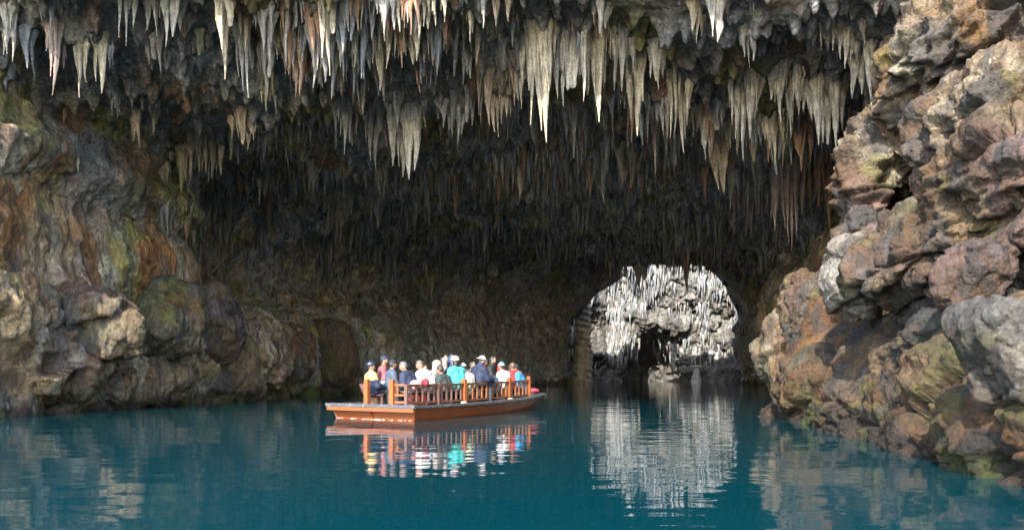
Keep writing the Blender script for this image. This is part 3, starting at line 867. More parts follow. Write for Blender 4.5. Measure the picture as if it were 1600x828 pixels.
# x0, x1, root row, longest tip row, shortest tip row (photo pixels), count, half width in pixels, tint, what the cluster is
CLUSTERS = [
    (2, 32, 28, 105, 70, 4, 8, 'white', 'stubby white stalactites at the frame edge above the left bank'),
    (74, 104, 42, 150, 100, 3, 7, 'pink', 'pinkish stalactites above the big brown ledge'),
    (2, 62, 95, 145, 118, 5, 6, 'blue', 'slate grey stalactites under the stubby white ones'),
    (182, 214, -14, 72, 40, 3, 6, 'white', 'white stalactites in the top corner over the left bank'),
    (226, 292, -14, 74, 48, 5, 8, 'white', 'fat white stalactites in the top row'),
    (228, 262, 58, 122, 92, 4, 6, 'grey', 'grey stalactites below the fat white ones'),
    (338, 366, -5, 126, 70, 3, 8, 'cream', 'long cream stalactites with rust stained roots'),
    (366, 398, 58, 160, 112, 4, 6, 'grey', 'thin grey stalactites beside the long cream ones'),
    (298, 320, 58, 112, 85, 2, 6, 'olive', 'olive stained stalactites below the top row'),
    (250, 350, 222, 300, 255, 9, 6, 'tan', 'tan stalactites fringing the brown ledge over the left bank'),
    (360, 400, 175, 245, 210, 5, 5, 'tan', 'short tan stalactites past the end of the brown ledge'),
    (404, 428, 75, 150, 110, 3, 7, 'grey', 'grey stalactites with round white roots'),
    (442, 492, 82, 156, 112, 6, 6, 'rust', 'rust stained stalactites in the second row'),
    (500, 526, -6, 118, 60, 3, 8, 'cream', 'long yellowish stalactites hanging from the top row'),
    (536, 588, 42, 102, 80, 6, 6, 'blue', 'slate blue stalactites beside the long yellowish ones'),
    (550, 574, 100, 186, 150, 4, 7, 'grey', 'streaky grey stalactites below the slate blue ones'),
    (586, 614, 82, 158, 125, 3, 7, 'pink', 'pink stalactites in the second row'),
    (612, 700, -14, 60, 35, 7, 6, 'cream', 'cream stalactites in the top row above the stern'),
    (658, 690, 58, 124, 95, 4, 6, 'cream', 'cream stalactites under the top row'),
    (696, 716, 36, 100, 70, 2, 7, 'cream', 'tapered cream stalactites standing apart'),
    (735, 800, -8, 46, 26, 4, 6, 'tan', 'short tan stalactites in the top row'),
    (520, 560, 165, 242, 200, 5, 6, 'grey', 'grey stalactites in the third row above the stern'),
    (568, 606, 158, 264, 215, 5, 7, 'grey', 'long grey stalactites in the middle of the third row'),
    (612, 656, 170, 288, 240, 6, 8, 'white', 'long pale stalactites at the end of the third row'),
    (682, 742, 148, 236, 190, 8, 6, 'grey', 'close set grey stalactites above the middle of the boat'),
    (744, 802, 138, 216, 180, 8, 6, 'tan', 'close set tan stalactites above the bow of the boat'),
    (590, 606, 262, 330, 300, 2, 7, 'cream', 'lone cream stalactites low under the third row'),
    (508, 552, 308, 384, 345, 6, 6, 'cream', 'cream stalactites hanging low before the dark hollow'),
    (566, 600, 296, 366, 325, 4, 6, 'grey', 'grey stalactites hanging low beside the cream ones'),
    (812, 830, 30, 160, 100, 2, 7, 'white', 'white stalactites at the start of the great curtain'),
    (828, 862, 44, 228, 175, 4, 10, 'cream', 'longest cream stalactites of the great curtain'),
    (866, 916, 38, 190, 130, 6, 9, 'white', 'pale stalactites in the wide half of the great curtain'),
    (918, 946, 48, 200, 140, 4, 8, 'cream', 'cream stalactites past the great curtain'),
    (880, 918, 158, 248, 195, 5, 7, 'grey', 'grey stalactites behind the great curtain'),
    (926, 952, -4, 66, 40, 3, 8, 'white', 'short white stalactites over the great curtain'),
    (958, 978, 30, 160, 110, 2, 8, 'grey', 'narrow grey stalactites between the curtain and the big taper'),
    (982, 1000, 82, 226, 180, 2, 12, 'cream', 'big tapered cream stalactites'),
    (1014, 1040, 78, 146, 110, 4, 6, 'white', 'white stalactites in a short row by the smooth roof'),
    (1000, 1044, 165, 272, 215, 5, 9, 'pink', 'brownish pink stalactites below the big taper'),
    (1104, 1130, -16, 80, 50, 2, 10, 'white', 'great white stalactites hanging from the smooth roof'),
    (1080, 1100, 5, 68, 45, 3, 6, 'cream', 'cream stalactites beside the great white ones'),
    (1160, 1180, 35, 106, 75, 3, 7, 'grey', 'grey stalactites alone on the smooth roof'),
    (930, 958, 224, 318, 270, 3, 10, 'grey', 'thick grey stalactites with knobbly roots'),
    (966, 1000, 234, 312, 280, 4, 10, 'tan', 'thick tan stalactites beside the knobbly grey ones'),
    (1046, 1080, 120, 240, 185, 5, 7, 'cream', 'cream stalactites in the middle of the pale fringe'),
    (1092, 1122, 164, 262, 220, 4, 9, 'white', 'fat white stalactites in the middle of the pale fringe'),
    (1112, 1134, 208, 318, 280, 2, 12, 'tan', 'thick tan stalactites with pointed ends'),
    (1140, 1186, 118, 252, 180, 7, 7, 'white', 'long white stalactites in the pale fringe'),
    (1164, 1200, 234, 314, 265, 4, 10, 'grey', 'thick ridged grey stalactites under the pale fringe'),
    (1204, 1260, 118, 210, 165, 7, 7, 'white', 'white stalactites of the pale fringe near the cliff'),
    (1264, 1322, 126, 246, 190, 7, 8, 'white', 'long white curtain stalactites near the cliff'),
    (1198, 1224, 178, 278, 230, 4, 7, 'cream', 'cream stalactites below the pale fringe'),
    (1280, 1352, 34, 110, 70, 8, 6, 'white', 'white stalactites in the top row near the cliff'),
    (1330, 1392, 78, 190, 130, 6, 9, 'white', 'broad white stalactites touching the head of the cliff'),
    (1402, 1470, -14, 78, 45, 7, 7, 'pink', 'pinkish stalactites in the top corner behind the cliff'),
    (1144, 1200, 292, 378, 330, 8, 6, 'pink', 'pinkish stalactites of the low fringe'),
    (1206, 1262, 262, 396, 330, 8, 7, 'pink', 'long pinkish stalactites of the low fringe near the cliff'),
    (1264, 1318, 244, 360, 300, 7, 7, 'rust', 'rust brown stalactites against the cliff'),
    (830, 872, 252, 326, 285, 5, 6, 'grey', 'grey stalactites low above the bow'),
    (1024, 1064, 340, 404, 375, 4, 4, 'olive', 'olive stalactites over the top of the far arch'),
    (1078, 1140, 345, 420, 385, 6, 4, 'olive', 'olive grey stalactites over the side of the far arch'),
    (596, 622, 398, 474, 440, 4, 5, 'blue', 'slate stalactites deep in the dark hollow'),
    (684, 706, 390, 452, 425, 3, 5, 'dark', 'dark stalactites deep in the hollow above the boat'),
]
rng = random.Random(77)
n_big = 0
for (x0, x1, yr, t1, t2, n, hw, tint, what) in CLUSTERS:
    cxp = (x0 + x1) / 2
    d = Vector(((cxp - 800) / F, 1.0, (HZ - yr) / F))
    hit = ROOF.ray_cast(EYE, d.normalized())
    if hit[0] is None:
        Yc = 12.0 * F / max(HZ - yr, 60) 
    else:
        Yc = hit[0].y
    Yc = min(max(Yc + 0.1, 22.6), 84.0)
    grp = CNT[n] + ' ' + what
    for i in range(n):
        px = x0 + (x1 - x0) * ((i + 0.5) / n if n > 1 else 0.5) + rng.uniform(-1, 1) * (x1 - x0) / n * 0.15
        k = 1 - abs(2 * (i + 0.5) / n - 1)
        tip = t1 - (t1 - t2) * min(1.0, (1 - k) * rng.uniform(0.4, 1.0) + rng.uniform(0, 0.45) * (i != n // 2))
        Y = Yc + rng.uniform(-0.35, 0.45)
        a = P(px, tip, Y)
        up = ROOF.ray_cast(Vector((a[0], a[1], a[2] - 0.2 if Y < 60 else 5.0)), Vector((0, 0, 1)))
        rootz = up[0].z if up[0] is not None else P(px, yr, Y)[2]
        want = P(px, yr, Y)[2]
        L = rootz - a[2]
        sink = 0.5
        if L < 0.35:
            L = max(0.35, (tip - yr) * Y / F * 0.6)
            a[2] = rootz - L
        r0 = hw * 0.98 * Y / F * rng.uniform(0.75, 1.3) * (0.75 + 0.25 * min(2.0, L / ((t1 - yr) * Y / F)))
        parts = [drip(rng, L, r0, 14, 20, sink)]
        for _ in range(rng.choice((2, 3, 3, 4))):               # lesser drips grown on to the side of it
            l2 = L * rng.uniform(0.25, 0.65)
            v, f = drip(rng, l2, r0 * rng.uniform(0.35, 0.6), 8, 9, sink * 0.8)
            an = rng.uniform(0, 6.28)
            v = v + np.array([math.cos(an) * r0 * 0.75, math.sin(an) * r0 * 0.75, 0.0])
            parts.append((v, f))
        v, f = merge(parts)
        me = mesh_np('stalactite', v, f)
        g = rng.uniform(0.8, 1.15)
        set_col(me, np.tile(np.array([g, g, g], np.float32), (len(v), 1)))
        o = link('stalactite', me, TINTS[tint])
        o.location = (float(a[0]), float(a[1]), float(rootz))
        tag(o, '%s from left among the %s' % (NUM[i], what), 'stalactite', what)
        n_big += 1
log('stalactites', n_big)

# the many small ones: past counting, joined by tint
def small_drips(objs, count, seed, lmin, lmax, name_tints, ymax, power=1.0, hang=True):
    rng = random.Random(seed); nr = np.random.default_rng(seed)
    out = {t: [] for t, _ in name_tints}
    for ob in objs:
        me = ob.data
        n = len(me.polygons)
        c = np.empty(n * 3, np.float32); me.polygons.foreach_get('center', c); c = c.reshape(-1, 3)
        no = np.empty(n * 3, np.float32); me.polygons.foreach_get('normal', no); no = no.reshape(-1, 3)
        ar = np.empty(n, np.float32); me.polygons.foreach_get('area', ar)
        w = ar * sstep(0.05, 0.5, -no[:, 2])
        cl = fbm(c * np.array([1, 1, 0.2]), (2.6, 1.5, 4), seed + 1, 3)
        w = w * (0.03 + sstep(0.0, 0.45, cl)) * (25.0 / np.maximum(c[:, 1], 19)) ** 0.6
        w = w * (1 - 0.9 * sstep(-6.5, -9.5, c[:, 0]) * sstep(38, 31, c[:, 1])) * (1 - 0.85 * sstep(2.5, 4.5, c[:, 0]) * sstep(29, 26, c[:, 1]))
        w[(c[:, 1] > ymax) | (c[:, 1] < 22.6)] = 0
        if w.sum() <= 0:
            continue
        pick = nr.choice(n, count, p=w / w.sum())
        size = np.clip(0.45 + 0.9 * cl, 0.15, 1.3)
        tn = vnoise(c, 2.2, seed + 2) * 0.5 + 0.5
        for k in pick:
            L = (lmin + (lmax - lmin) * rng.random() ** 2.2) * size[k] * (1.0 + 0.010 * (c[k, 1] - 25))
            r0 = L * rng.uniform(0.10, 0.2) + 0.02
            u = (tn[k] + rng.uniform(-0.25, 0.25)) % 1.0
            acc = 0
            for t, wt in name_tints:
                acc += wt
                if u <= acc:
                    break
            for j in range(rng.choice((2, 3, 3, 4))):        # a clump grown together at the root
                l2 = L * (1.0 if j == 0 else rng.uniform(0.3, 0.85))
                v, f = drip(rng, l2, (l2 * rng.uniform(0.07, 0.135) + 0.022), 5, 5, 0.2, 0.8)
                sp = 0 if j == 0 else 0.10 + 0.16 * L
                out[t].append((v + c[k] + np.array([rng.uniform(-1, 1) * sp, rng.uniform(-0.6, 0.6) * sp, -0.02]), f))
    return out

out = small_drips([roofs[0]], 3600, 501, 0.2, 1.8, [('tan', .2), ('grey', .29), ('dark', .08), ('rust', .09), ('blue', .12), ('cream', .17), ('olive', .05)], 46)
o2 = small_drips([roofs[1]], 1100, 502, 0.4, 1.7, [('dark', .06), ('blue', .24), ('grey', .42), ('cream', .12), ('tan', .11), ('olive', .05)], 72)
for t in o2:
    out.setdefault(t, []).extend(o2[t])
for t, parts in out.items():
    if not parts:
        continue
    v, f = merge(parts)
    me = mesh_np('small_stalactites', v, f)
    set_col(me, np.ones((len(v), 3), np.float32))
    word = {'tan': 'tan', 'grey': 'grey', 'dark': 'blackish', 'rust': 'rust brown', 'blue': 'slate coloured', 'cream': 'cream', 'olive': 'olive'}[t]
    tag(link('small_stalactites', me, TINTS[t]), 'countless small %s stalactites scattered over the cave ceiling' % word, 'stalactites', kind='stuff')
log('small drips')

# dripstone curtains down the walls of the far chamber
def wall_drips(ob, count, seed, tints):
    rng = random.Random(seed); nr = np.random.default_rng(seed)
    me = ob.data; n = len(me.polygons)
    c = np.empty(n * 3, np.float32); me.polygons.foreach_get('center', c); c = c.reshape(-1, 3)
    no = np.empty(n * 3, np.float32); me.polygons.foreach_get('normal', no); no = no.reshape(-1, 3)
    ar = np.empty(n, np.float32); me.polygons.foreach_get('area', ar)
    cl = fbm(c, (2.4, 2.4, 3.0), seed + 1, 3)
    w = ar * sstep(-0.25, 0.3, cl) * sstep(0.5, 0.0, no[:, 2]) * (no[:, 1] < 0.3) * sstep(2.0, 6.0, c[:, 2]) * (c[:, 2] < 19) * (c[:, 1] > 94)
    pick = nr.choice(n, count, p=w / w.sum())
    out = {t: [] for t in tints}
    for k in pick:
        t = rng.choice(tints)
        for j in range(rng.choice((1, 2, 3, 4))):
            L = (0.35 + 2.0 * rng.random() ** 2.0) * (0.8 + 0.5 * cl[k])
            L = min(L, c[k, 2] - 0.6)
            v, f = drip(rng, L, 0.07 + L * rng.uniform(0.06, 0.12), 5, 5, 0.35, 0.2)
            out[t].append((v + c[k] - no[k] * 0.05 + np.array([rng.uniform(-.5, .5), 0, rng.uniform(-.25, .25)]) * (j > 0), f))
    return out
for t, parts in wall_drips(CHAMBER, 1900, 601, ['chamber', 'chamber', 'grey', 'blue']).items():
    v, f = merge(parts)
    me = mesh_np('small_stalactites', v, f); set_col(me, np.ones((len(v), 3), np.float32))
    tag(link('small_stalactites', me, TINTS[t]), {'white': 'white', 'cream': 'cream', 'grey': 'grey', 'blue': 'slate', 'chamber': 'pale bluish'}[t] + ' dripstone fringes all over the wall of the far chamber', 'stalactites', kind='stuff')

def column(name, label, cat, px, yt, yb, Y, wpx, tint, seed, bands=False, taper=(1.0, 1.0), grp=None):
    """A dripstone pillar between two heights."""
    rng = random.Random(seed)
    a, b = P(px, yt, Y), P(px, yb, Y); H = a[2] - b[2]; r0 = wpx * 0.5 * Y / F
    n, m = 70, 22
    t = np.linspace(0, 1, n)[:, None]; th = (np.arange(m) * 2 * math.pi / m)[None]
    r = r0 * (taper[0] * (1 - t) + taper[1] * t) * (1 + 0.08 * np.cos(3 * th + t * 3) + 0.06 * np.cos(7 * th - t * 5))
    pts = np.stack([np.cos(th) * r, np.sin(th) * r, np.repeat(H * (1 - t), m, 1)], 2).reshape(-1, 3).astype(np.float32)
    nz = (fbm(pts + seed, r0 * 1.2, seed, 3) * 0.14 + (np.abs(np.sin(pts[:, 2] * 4.2 + np.arctan2(pts[:, 1], pts[:, 0]) * 0.8)) * 0.2 if bands else 0)) * r0
    d = pts.copy(); d[:, 2] = 0; d /= np.linalg.norm(d, axis=1)[:, None] + 1e-6
    pts = pts + d * nz[:, None]
    i = np.arange(n - 1)[:, None] * m; j = np.arange(m)[None]; j2 = (j + 1) % m
    f = np.stack([i + j, i + m + j, i + m + j2, i + j2], 2).reshape(-1, 4)
    me = mesh_np(name, pts, f); set_col(me, np.ones((len(pts), 3), np.float32))
    o = link(name, me, TINTS[tint]); o.location = b
    return tag(o, label, cat, grp)
column('flowstone_column', 'tall banded cream column at the inner edge of the far arch', 'column', 910, 450, 603, 97.0, 24, 'cream', 701, True, (0.75, 1.15))
column('flowstone_column', 'slender pale pillar hanging before the dark hollow of the far chamber', 'column', 1052, 536, 580, 107.0, 6, 'grey', 702, True, (1.7, 0.5))
STAL = column('stalagmite', 'small white stalagmite with a spreading cap at the far shore', 'stalagmite', 1088, 574, 597, 106.0, 8, 'white', 703, False, (0.8, 1.9))
cap = [drip(random.Random(9 + i), 0.5, 0.42, 12, 8, 0.15, 0.6) for i in range(3)]
capv, capf = merge([(v * np.array([1.0, 1.0, 0.7]) + np.array([(-0.45, 0, 0.5)[i], 0.1 * i, 0.15]), f) for i, (v, f) in enumerate(cap)])
me = mesh_np('cap', capv, capf); set_col(me, np.ones((len(capv), 3), np.float32))
o = link('cap', me, TINTS['white'], STAL); o.location = (0, 0, 1.95)
log('far dripstone')
# ------------------------------------------------------------------ the boat
def wood(name, a, b, rough=0.38, scale=(1.2, 14, 14), wear=0.25, dirt=(0.10, 0.05, 0.025)):
    t = NT(name)
    v = t.coord(scale); vo = t.coord()
    g = t.noise(v, 2.0, 6, 0.65, 0.6); s = t.noise(vo, 3.0, 5, 0.7)
    c = t.ramp(g, [(0.3, b), (0.62, a)])
    c = t.mix(t.ramp(s, [(0.52, 0.0), (0.75, wear)]), c, dirt)
    t.put(t.b.inputs['Base Color'], c)
    t.put(t.b.inputs['Roughness'], t.ramp(s, [(0.3, rough), (0.7, rough + 0.3)]))
    t.l.new(t.bump(g, 0.25, 0.01), t.b.inputs['Normal'])
    return t.m

def paint(name, col, rough=0.5, wear=0.3, worn=(0.3, 0.3, 0.3)):
    t = NT(name)
    vo = t.coord()
    s = t.noise(vo, 9.0, 6, 0.72); s2 = t.noise(vo, 2.5, 4, 0.6)
    c = t.mix(t.ramp(s, [(0.55, 0.0), (0.7, wear)]), col, worn)
    c = t.mix(1.0, c, t.ramp(s2, [(0.3, 0.75), (0.7, 1.2)]), 'MULTIPLY')
    t.put(t.b.inputs['Base Color'], c); t.b.inputs['Roughness'].default_value = rough
    t.l.new(t.bump(s, 0.3, 0.01), t.b.inputs['Normal'])
    return t.m

W_HULL = wood('hull_wood', (0.20, 0.050, 0.009), (0.105, 0.026, 0.006), 0.35, wear=0.8)
W_POST = wood('post_wood', (0.24, 0.064, 0.010), (0.14, 0.034, 0.007), 0.4, (14, 14, 1.2))
W_RAIL = wood('rail_wood', (0.095, 0.034, 0.016), (0.05, 0.018, 0.01), 0.42)
W_BALU = wood('baluster_wood', (0.22, 0.08, 0.025), (0.10, 0.035, 0.014), 0.45, (14, 14, 1.2), 0.5)
W_DARKB = wood('dark_baluster_wood', (0.11, 0.055, 0.045), (0.055, 0.026, 0.021), 0.45, (14, 14, 1.2), 0.4)
W_DECK = wood('deck_wood', (0.22, 0.11, 0.05), (0.12, 0.06, 0.03), 0.6, wear=0.6)
P_CAP = paint('dark_grey_cap', (0.045, 0.047, 0.055), 0.5, 0.7, (0.32, 0.32, 0.33))

BO = np.array([-3.94, 22.9]); BA = math.atan2(0.848, 0.53)
BU = np.array([math.cos(BA), math.sin(BA)]); BL = np.array([-math.sin(BA), math.cos(BA)])
boat = bpy.data.objects.new('passenger_boat', None)
boat.location = (BO[0], BO[1], 0); boat.rotation_euler = (0, 0, BA); COL.objects.link(boat)
tag(boat, 'orange brown wooden passenger boat with railings, crowded with people', 'boat')

def u_at(px, y):
    """How far forward along the boat a photo column falls, at a distance y to port of the centre line."""
    k = (px - 800) / F
    p0 = BO + y * BL
    return (k * p0[1] - p0[0]) / (BU[0] - k * BU[1])

ST = np.array([-0.10, 1.0, 2.2, 3.6, 5.0, 6.2, 7.2, 8.0, 8.62])
HWG = np.array([1.60, 1.62, 1.60, 1.52, 1.38, 1.20, 1.02, 0.84, 0.68])
HWB = np.array([1.34, 1.38, 1.37, 1.30, 1.18, 1.02, 0.84, 0.68, 0.60])
GZ = np.array([0.38, 0.37, 0.37, 0.38, 0.40, 0.42, 0.45, 0.49, 0.53])
BZ = np.array([-0.20, -0.20, -0.20, -0.19, -0.17, -0.12, 0.0, 0.20, 0.42])
SB = np.array([0.12, 1.0, 2.2, 3.6, 5.0, 6.2, 7.2, 8.0, 8.55])
def hw(u): return float(np.interp(u, ST, HWG))
def gz(u): return float(np.interp(u, ST, GZ))

def box(c, s, bev=0.0):
    """Vertices and faces of a box with centre c and full size s; bev chamfers its upright edges."""
    x, y, z = s[0] / 2, s[1] / 2, s[2] / 2
    b = min(bev, x * 0.9, y * 0.9)
    if b > 0:
        ring = [(x - b, -y), (x, -y + b), (x, y - b), (x - b, y), (-x + b, y), (-x, y - b), (-x, -y + b), (-x + b, -y)]
    else:
        ring = [(x, -y), (x, y), (-x, y), (-x, -y)]
    n = len(ring)
    v = [(c[0] + a, c[1] + d, c[2] - z) for a, d in ring] + [(c[0] + a, c[1] + d, c[2] + z) for a, d in ring]
    f = [[i, (i + 1) % n, n + (i + 1) % n, n + i] for i in range(n)] + [list(range(n))[::-1], list(range(n, 2 * n))]
    return v, f

def pymesh(name, pieces, smooth=False):
    me = bpy.data.meshes.new(name); V, Fc = [], []
    for v, f in pieces:
        o = len(V); V += [tuple(map(float, a)) for a in v]; Fc += [[i + o for i in q] for q in f]
    me.from_pydata(V, [], Fc)
    me.polygons.foreach_set('use_smooth', [smooth] * len(me.polygons))
    me.update()
    return me

def sweep(path, w, h):
    """A bar of width w and height h along a list of points (level sideways)."""
    path = [np.array(p, float) for p in path]; n = len(path); v = []
    for i, p in enumerate(path):
        d = path[min(i + 1, n - 1)] - path[max(i - 1, 0)]; d /= np.linalg.norm(d)
        s = np.cross(d, (0, 0, 1)); s /= np.linalg.norm(s) + 1e-9
        t = np.cross(s, d)
        for a, b in ((-1, -1), (1, -1), (1, 1), (-1, 1)):
            v.append(p + s * a * w / 2 + t * b * h / 2)
    f = []
    for i in range(n - 1):
        for j in range(4):
            a, b = i * 4 + j, i * 4 + (j + 1) % 4
            f.append([a, b, b + 4, a + 4])
    f += [[0, 3, 2, 1], [n * 4 - 4, n * 4 - 3, n * 4 - 2, n * 4 - 1]]
    return v, f

# hull: rings of gunwale, rub line and bottom, closed by transom and bow board
NS = 33
us = np.linspace(0, 1, NS)
hv, hf = [], []
for i, tt in enumerate(us):
    ug = np.interp(tt, np.linspace(0, 1, len(ST)), ST); ub = np.interp(tt, np.linspace(0, 1, len(SB)), SB)
    g, b, zg, zb = np.interp(tt, np.linspace(0, 1, len(ST)), HWG), np.interp(tt, np.linspace(0, 1, len(ST)), HWB), np.interp(tt, np.linspace(0, 1, len(ST)), GZ), np.interp(tt, np.linspace(0, 1, len(ST)), BZ)
    um, m, zm = 0.55 * ug + 0.45 * ub, 0.42 * g + 0.58 * b + 0.03, 0.42 * zg + 0.58 * zb
    hv += [(ug, -g, zg), (um, -m, zm), (ub, -b, zb), (ub, b, zb), (um, m, zm), (ug, g, zg)]
for i in range(NS - 1):
    for j in range(5):
        a = i * 6 + j
        hf.append([a, a + 1, a + 7, a + 6])
hf.append([0, 5, 4, 3, 2, 1]); e = (NS - 1) * 6; hf.append([e, e + 1, e + 2, e + 3, e + 4, e + 5])
hull = link('hull', pymesh('hull', [(hv, hf)]), W_HULL, boat)
# decking boards
nb = 11
for k in range(nb):
    y0, y1 = -1 + 2 * k / nb, -1 + 2 * (k + 1) / nb
    vv, n = [], 14
    for i in range(n):
        u = -0.02 + 8.5 * i / (n - 1); g = hw(u) - 0.05; z = gz(u) - 0.045 + 0.006 * (k % 2)
        vv += [(u, y0 * g + 0.006, z), (u, y1 * g - 0.006, z), (u, y1 * g - 0.006, z - 0.03), (u, y0 * g + 0.006, z - 0.03)]
    ff = [[a * 4 + j, a * 4 + 4 + j, a * 4 + 4 + (j + 1) % 4, a * 4 + (j + 1) % 4] for a in range(n - 1) for j in range(4)]
    ff += [[3, 2, 1, 0], [n * 4 - 4, n * 4 - 3, n * 4 - 2, n * 4 - 1]]
    link('deck_board', pymesh('deck_board', [(vv, ff)]), W_DECK, boat)
# gunwale caps, transom cap, orange rubbing strakes
for s in (-1, 1):
    path = [(u, s * (hw(u) - 0.02), gz(u) + 0.015) for u in np.linspace(-0.02, 8.62, 26)]
    link('gunwale', pymesh('gunwale', [sweep(path, 0.17, 0.07)]), P_CAP, boat)
link('transom_cap', pymesh('transom_cap', [box((-0.10, 0, 0.402), (0.30, 3.34, 0.085), 0.02)]), P_CAP, boat)
link('rubbing_strake', pymesh('rubbing_strake', [box((-0.165, 0, 0.30), (0.14, 3.24, 0.11), 0.01)]), W_HULL, boat)
link('bow_board', pymesh('bow_board', [box((8.64, 0, 0.49), (0.10, 1.44, 0.16), 0.02)]), P_CAP, boat)
link('transom_batten', pymesh('transom_batten', [sweep([(-0.115, 0.03, 0.24), (0.105, 0.03, -0.16)], 0.05, 0.03)]), W_HULL, boat)

def post(u, y, h, w=0.13, mat=None):
    z = gz(u) - 0.05
    pieces = [box((u, y, z + h / 2), (w, w, h), 0.012), box((u, y, z + h + 0.012), (w * 0.8, w * 0.8, 0.03), 0.01)]
    return link('post', pymesh('post', pieces), mat or W_POST, boat)

yr = lambda u: -(1.02 - 0.02 * u)               # the line of the starboard rail
TOP, BOT = 0.645, 0.15
post(0.10, 0.35, 0.79, 0.14); post(0.10, -0.60, 0.79, 0.15)
ends = {}
for s in (1, -1):                               # starboard as drawn, port its mirror image
    stations = [u_at(p, -0.95) for p in (628, 683, 725, 766, 797, 829)]
    stations[0] = 0.22
    if s == -1:
        stations = stations[1:]
    for i, u in enumerate(stations):
        tall = (len(stations) - i) in (4, 2, 1)
        post(u, s * yr(u), (0.78 if tall else 0.64), (0.15 if len(stations) - i == 4 else 0.12 if tall else 0.10), W_DARKB if i in (0, 1) else W_POST)
    for i in range(len(stations) - 1):
        a, b = stations[i] + 0.055, stations[i + 1] - 0.055
        pa = lambda u, z: (u, s * yr(u), gz(u) - 0.05 + z)
        link('top_rail', pymesh('top_rail', [sweep([pa(a, TOP), pa((a + b) / 2, TOP), pa(b, TOP)], 0.095, 0.075)]), W_RAIL, boat)
        link('bottom_rail', pymesh('bottom_rail', [sweep([pa(a, BOT), pa((a + b) / 2, BOT), pa(b, BOT)], 0.07, 0.06)]), W_RAIL, boat)
        n = max(2, int((b - a) / 0.245))
        for k in range(n):
            u = a + (b - a) * (k + 0.5) / n
            z0 = gz(u) - 0.05 + BOT + 0.03
            hh = TOP - BOT - 0.065
            link('baluster', pymesh('baluster', [box((u, s * yr(u), z0 + hh / 2), (0.065, 0.05, hh), 0.008)]), W_DARKB if i < 2 else W_BALU, boat)
    # stern rail: a ladder of slats between the stern post and the corner
    if s == -1:
        continue
    y0, y1 = -0.53, -0.97
    for z in (0.16, 0.36, TOP):
        link('stern_rail', pymesh('stern_rail', [sweep([(0.12, y0, 0.34 + z), (0.20, y1, 0.34 + z)], 0.05, 0.055)]), W_POST, boat)
    link('slat', pymesh('slat', [box((0.16, (y0 + y1) / 2, 0.34 + 0.50), (0.045, 0.05, 0.20), 0.006)]), W_POST, boat)
# benches
for s in (-1, 1):
    a, b = 0.55, 7.3
    link('bench_seat', pymesh('bench_seat', [sweep([(a, s * 0.74, 0.78), (b, s * 0.66, 0.80)], 0.42, 0.045)]), W_DECK, boat)
    for u in (0.8, 2.4, 4.0, 5.6, 7.0):
        link('bench_leg', pymesh('bench_leg', [box((u, s * 0.70, 0.58), (0.07, 0.30, 0.35), 0.01)]), W_DECK, boat)
link('bench_seat', pymesh('bench_seat', [box((3.9, 0.0, 0.80), (5.2, 0.42, 0.045), 0.01)]), W_DECK, boat)
for u in (1.6, 3.9, 6.2):
    link('bench_leg', pymesh('bench_leg', [box((u, 0.0, 0.58), (0.07, 0.30, 0.38), 0.01)]), W_DECK, boat)
# coiled line at the foot of two posts
def torus(c, R0, r, n=20, m=8):
    v, f = [], []
    for i in range(n):
        a = 2 * math.pi * i / n
        for j in range(m):
            b = 2 * math.pi * j / m
            v.append((c[0] + (R0 + r * math.cos(b)) * math.cos(a), c[1] + (R0 + r * math.cos(b)) * math.sin(a), c[2] + r * math.sin(b)))
    for i in range(n):
        for j in range(m):
            f.append([i * m + j, ((i + 1) % n) * m + j, ((i + 1) % n) * m + (j + 1) % m, i * m + (j + 1) % m])
    return v, f
ROPE = paint('rope', (0.42, 0.36, 0.26), 0.9, 0.4, (0.25, 0.2, 0.14))
for px, lb in ((724, 'small coil of pale rope on the deck at the foot of the thickest post'), (797, 'small coil of pale rope on the deck at the second post from the bow')):
    u = u_at(px, -1.15)
    o = link('rope_coil', pymesh('rope_coil', [torus((0, 0, 0.02), 0.10, 0.02), torus((0.01, 0, 0.055), 0.085, 0.02), torus((0, 0.01, 0.09), 0.07, 0.018)], True), ROPE)
    w2 = BO + u * BU - 1.16 * BL
    o.location = (w2[0], w2[1], gz(u) - 0.035)
    tag(o, lb, 'rope', 'ropes on the boat')
log('boat')

# ------------------------------------------------------------------ people
def cloth(name, col, rough=0.8):
    t = NT(name)
    vo = t.coord()
    s = t.noise(vo, 7.0, 4, 0.6, 0.5); w = t.noise(vo, 60.0, 2, 0.5)
    c = t.mix(1.0, tuple(0.54 * k for k in col), t.ramp(s, [(0.3, 0.8), (0.7, 1.15)]), 'MULTIPLY')
    t.put(t.b.inputs['Base Color'], c); t.b.inputs['Roughness'].default_value = rough
    t.l.new(t.bump(s, 0.5, 0.03, t.bump(w, 0.2, 0.004)), t.b.inputs['Normal'])
    return t.m

_cm = {}
def cm(col, kind='cloth'):
    k = (tuple(col), kind)
    if k not in _cm:
        if kind == 'skin':
            m = cloth('skin', col, 0.5)
        elif kind == 'hair':
            m = cloth('hair', col, 0.6)
        elif kind == 'shell':
            m = cloth('helmet_shell', col, 0.3)
        else:
            m = cloth('fabric', col)
        _cm[k] = m
    return _cm[k]

def cone_d(X, Y, Z, a, b, ra, rb):
    """Distance to a tapered capsule."""
    a = np.array(a, float); b = np.array(b, float); d = b - a; L2 = max(d @ d, 1e-9)
    t = np.clip(((X - a[0]) * d[0] + (Y - a[1]) * d[1] + (Z - a[2]) * d[2]) / L2, 0, 1)
    return np.sqrt((X - a[0] - t * d[0]) ** 2 + (Y - a[1] - t * d[1]) ** 2 + (Z - a[2] - t * d[2]) ** 2) - (ra + (rb - ra) * t)

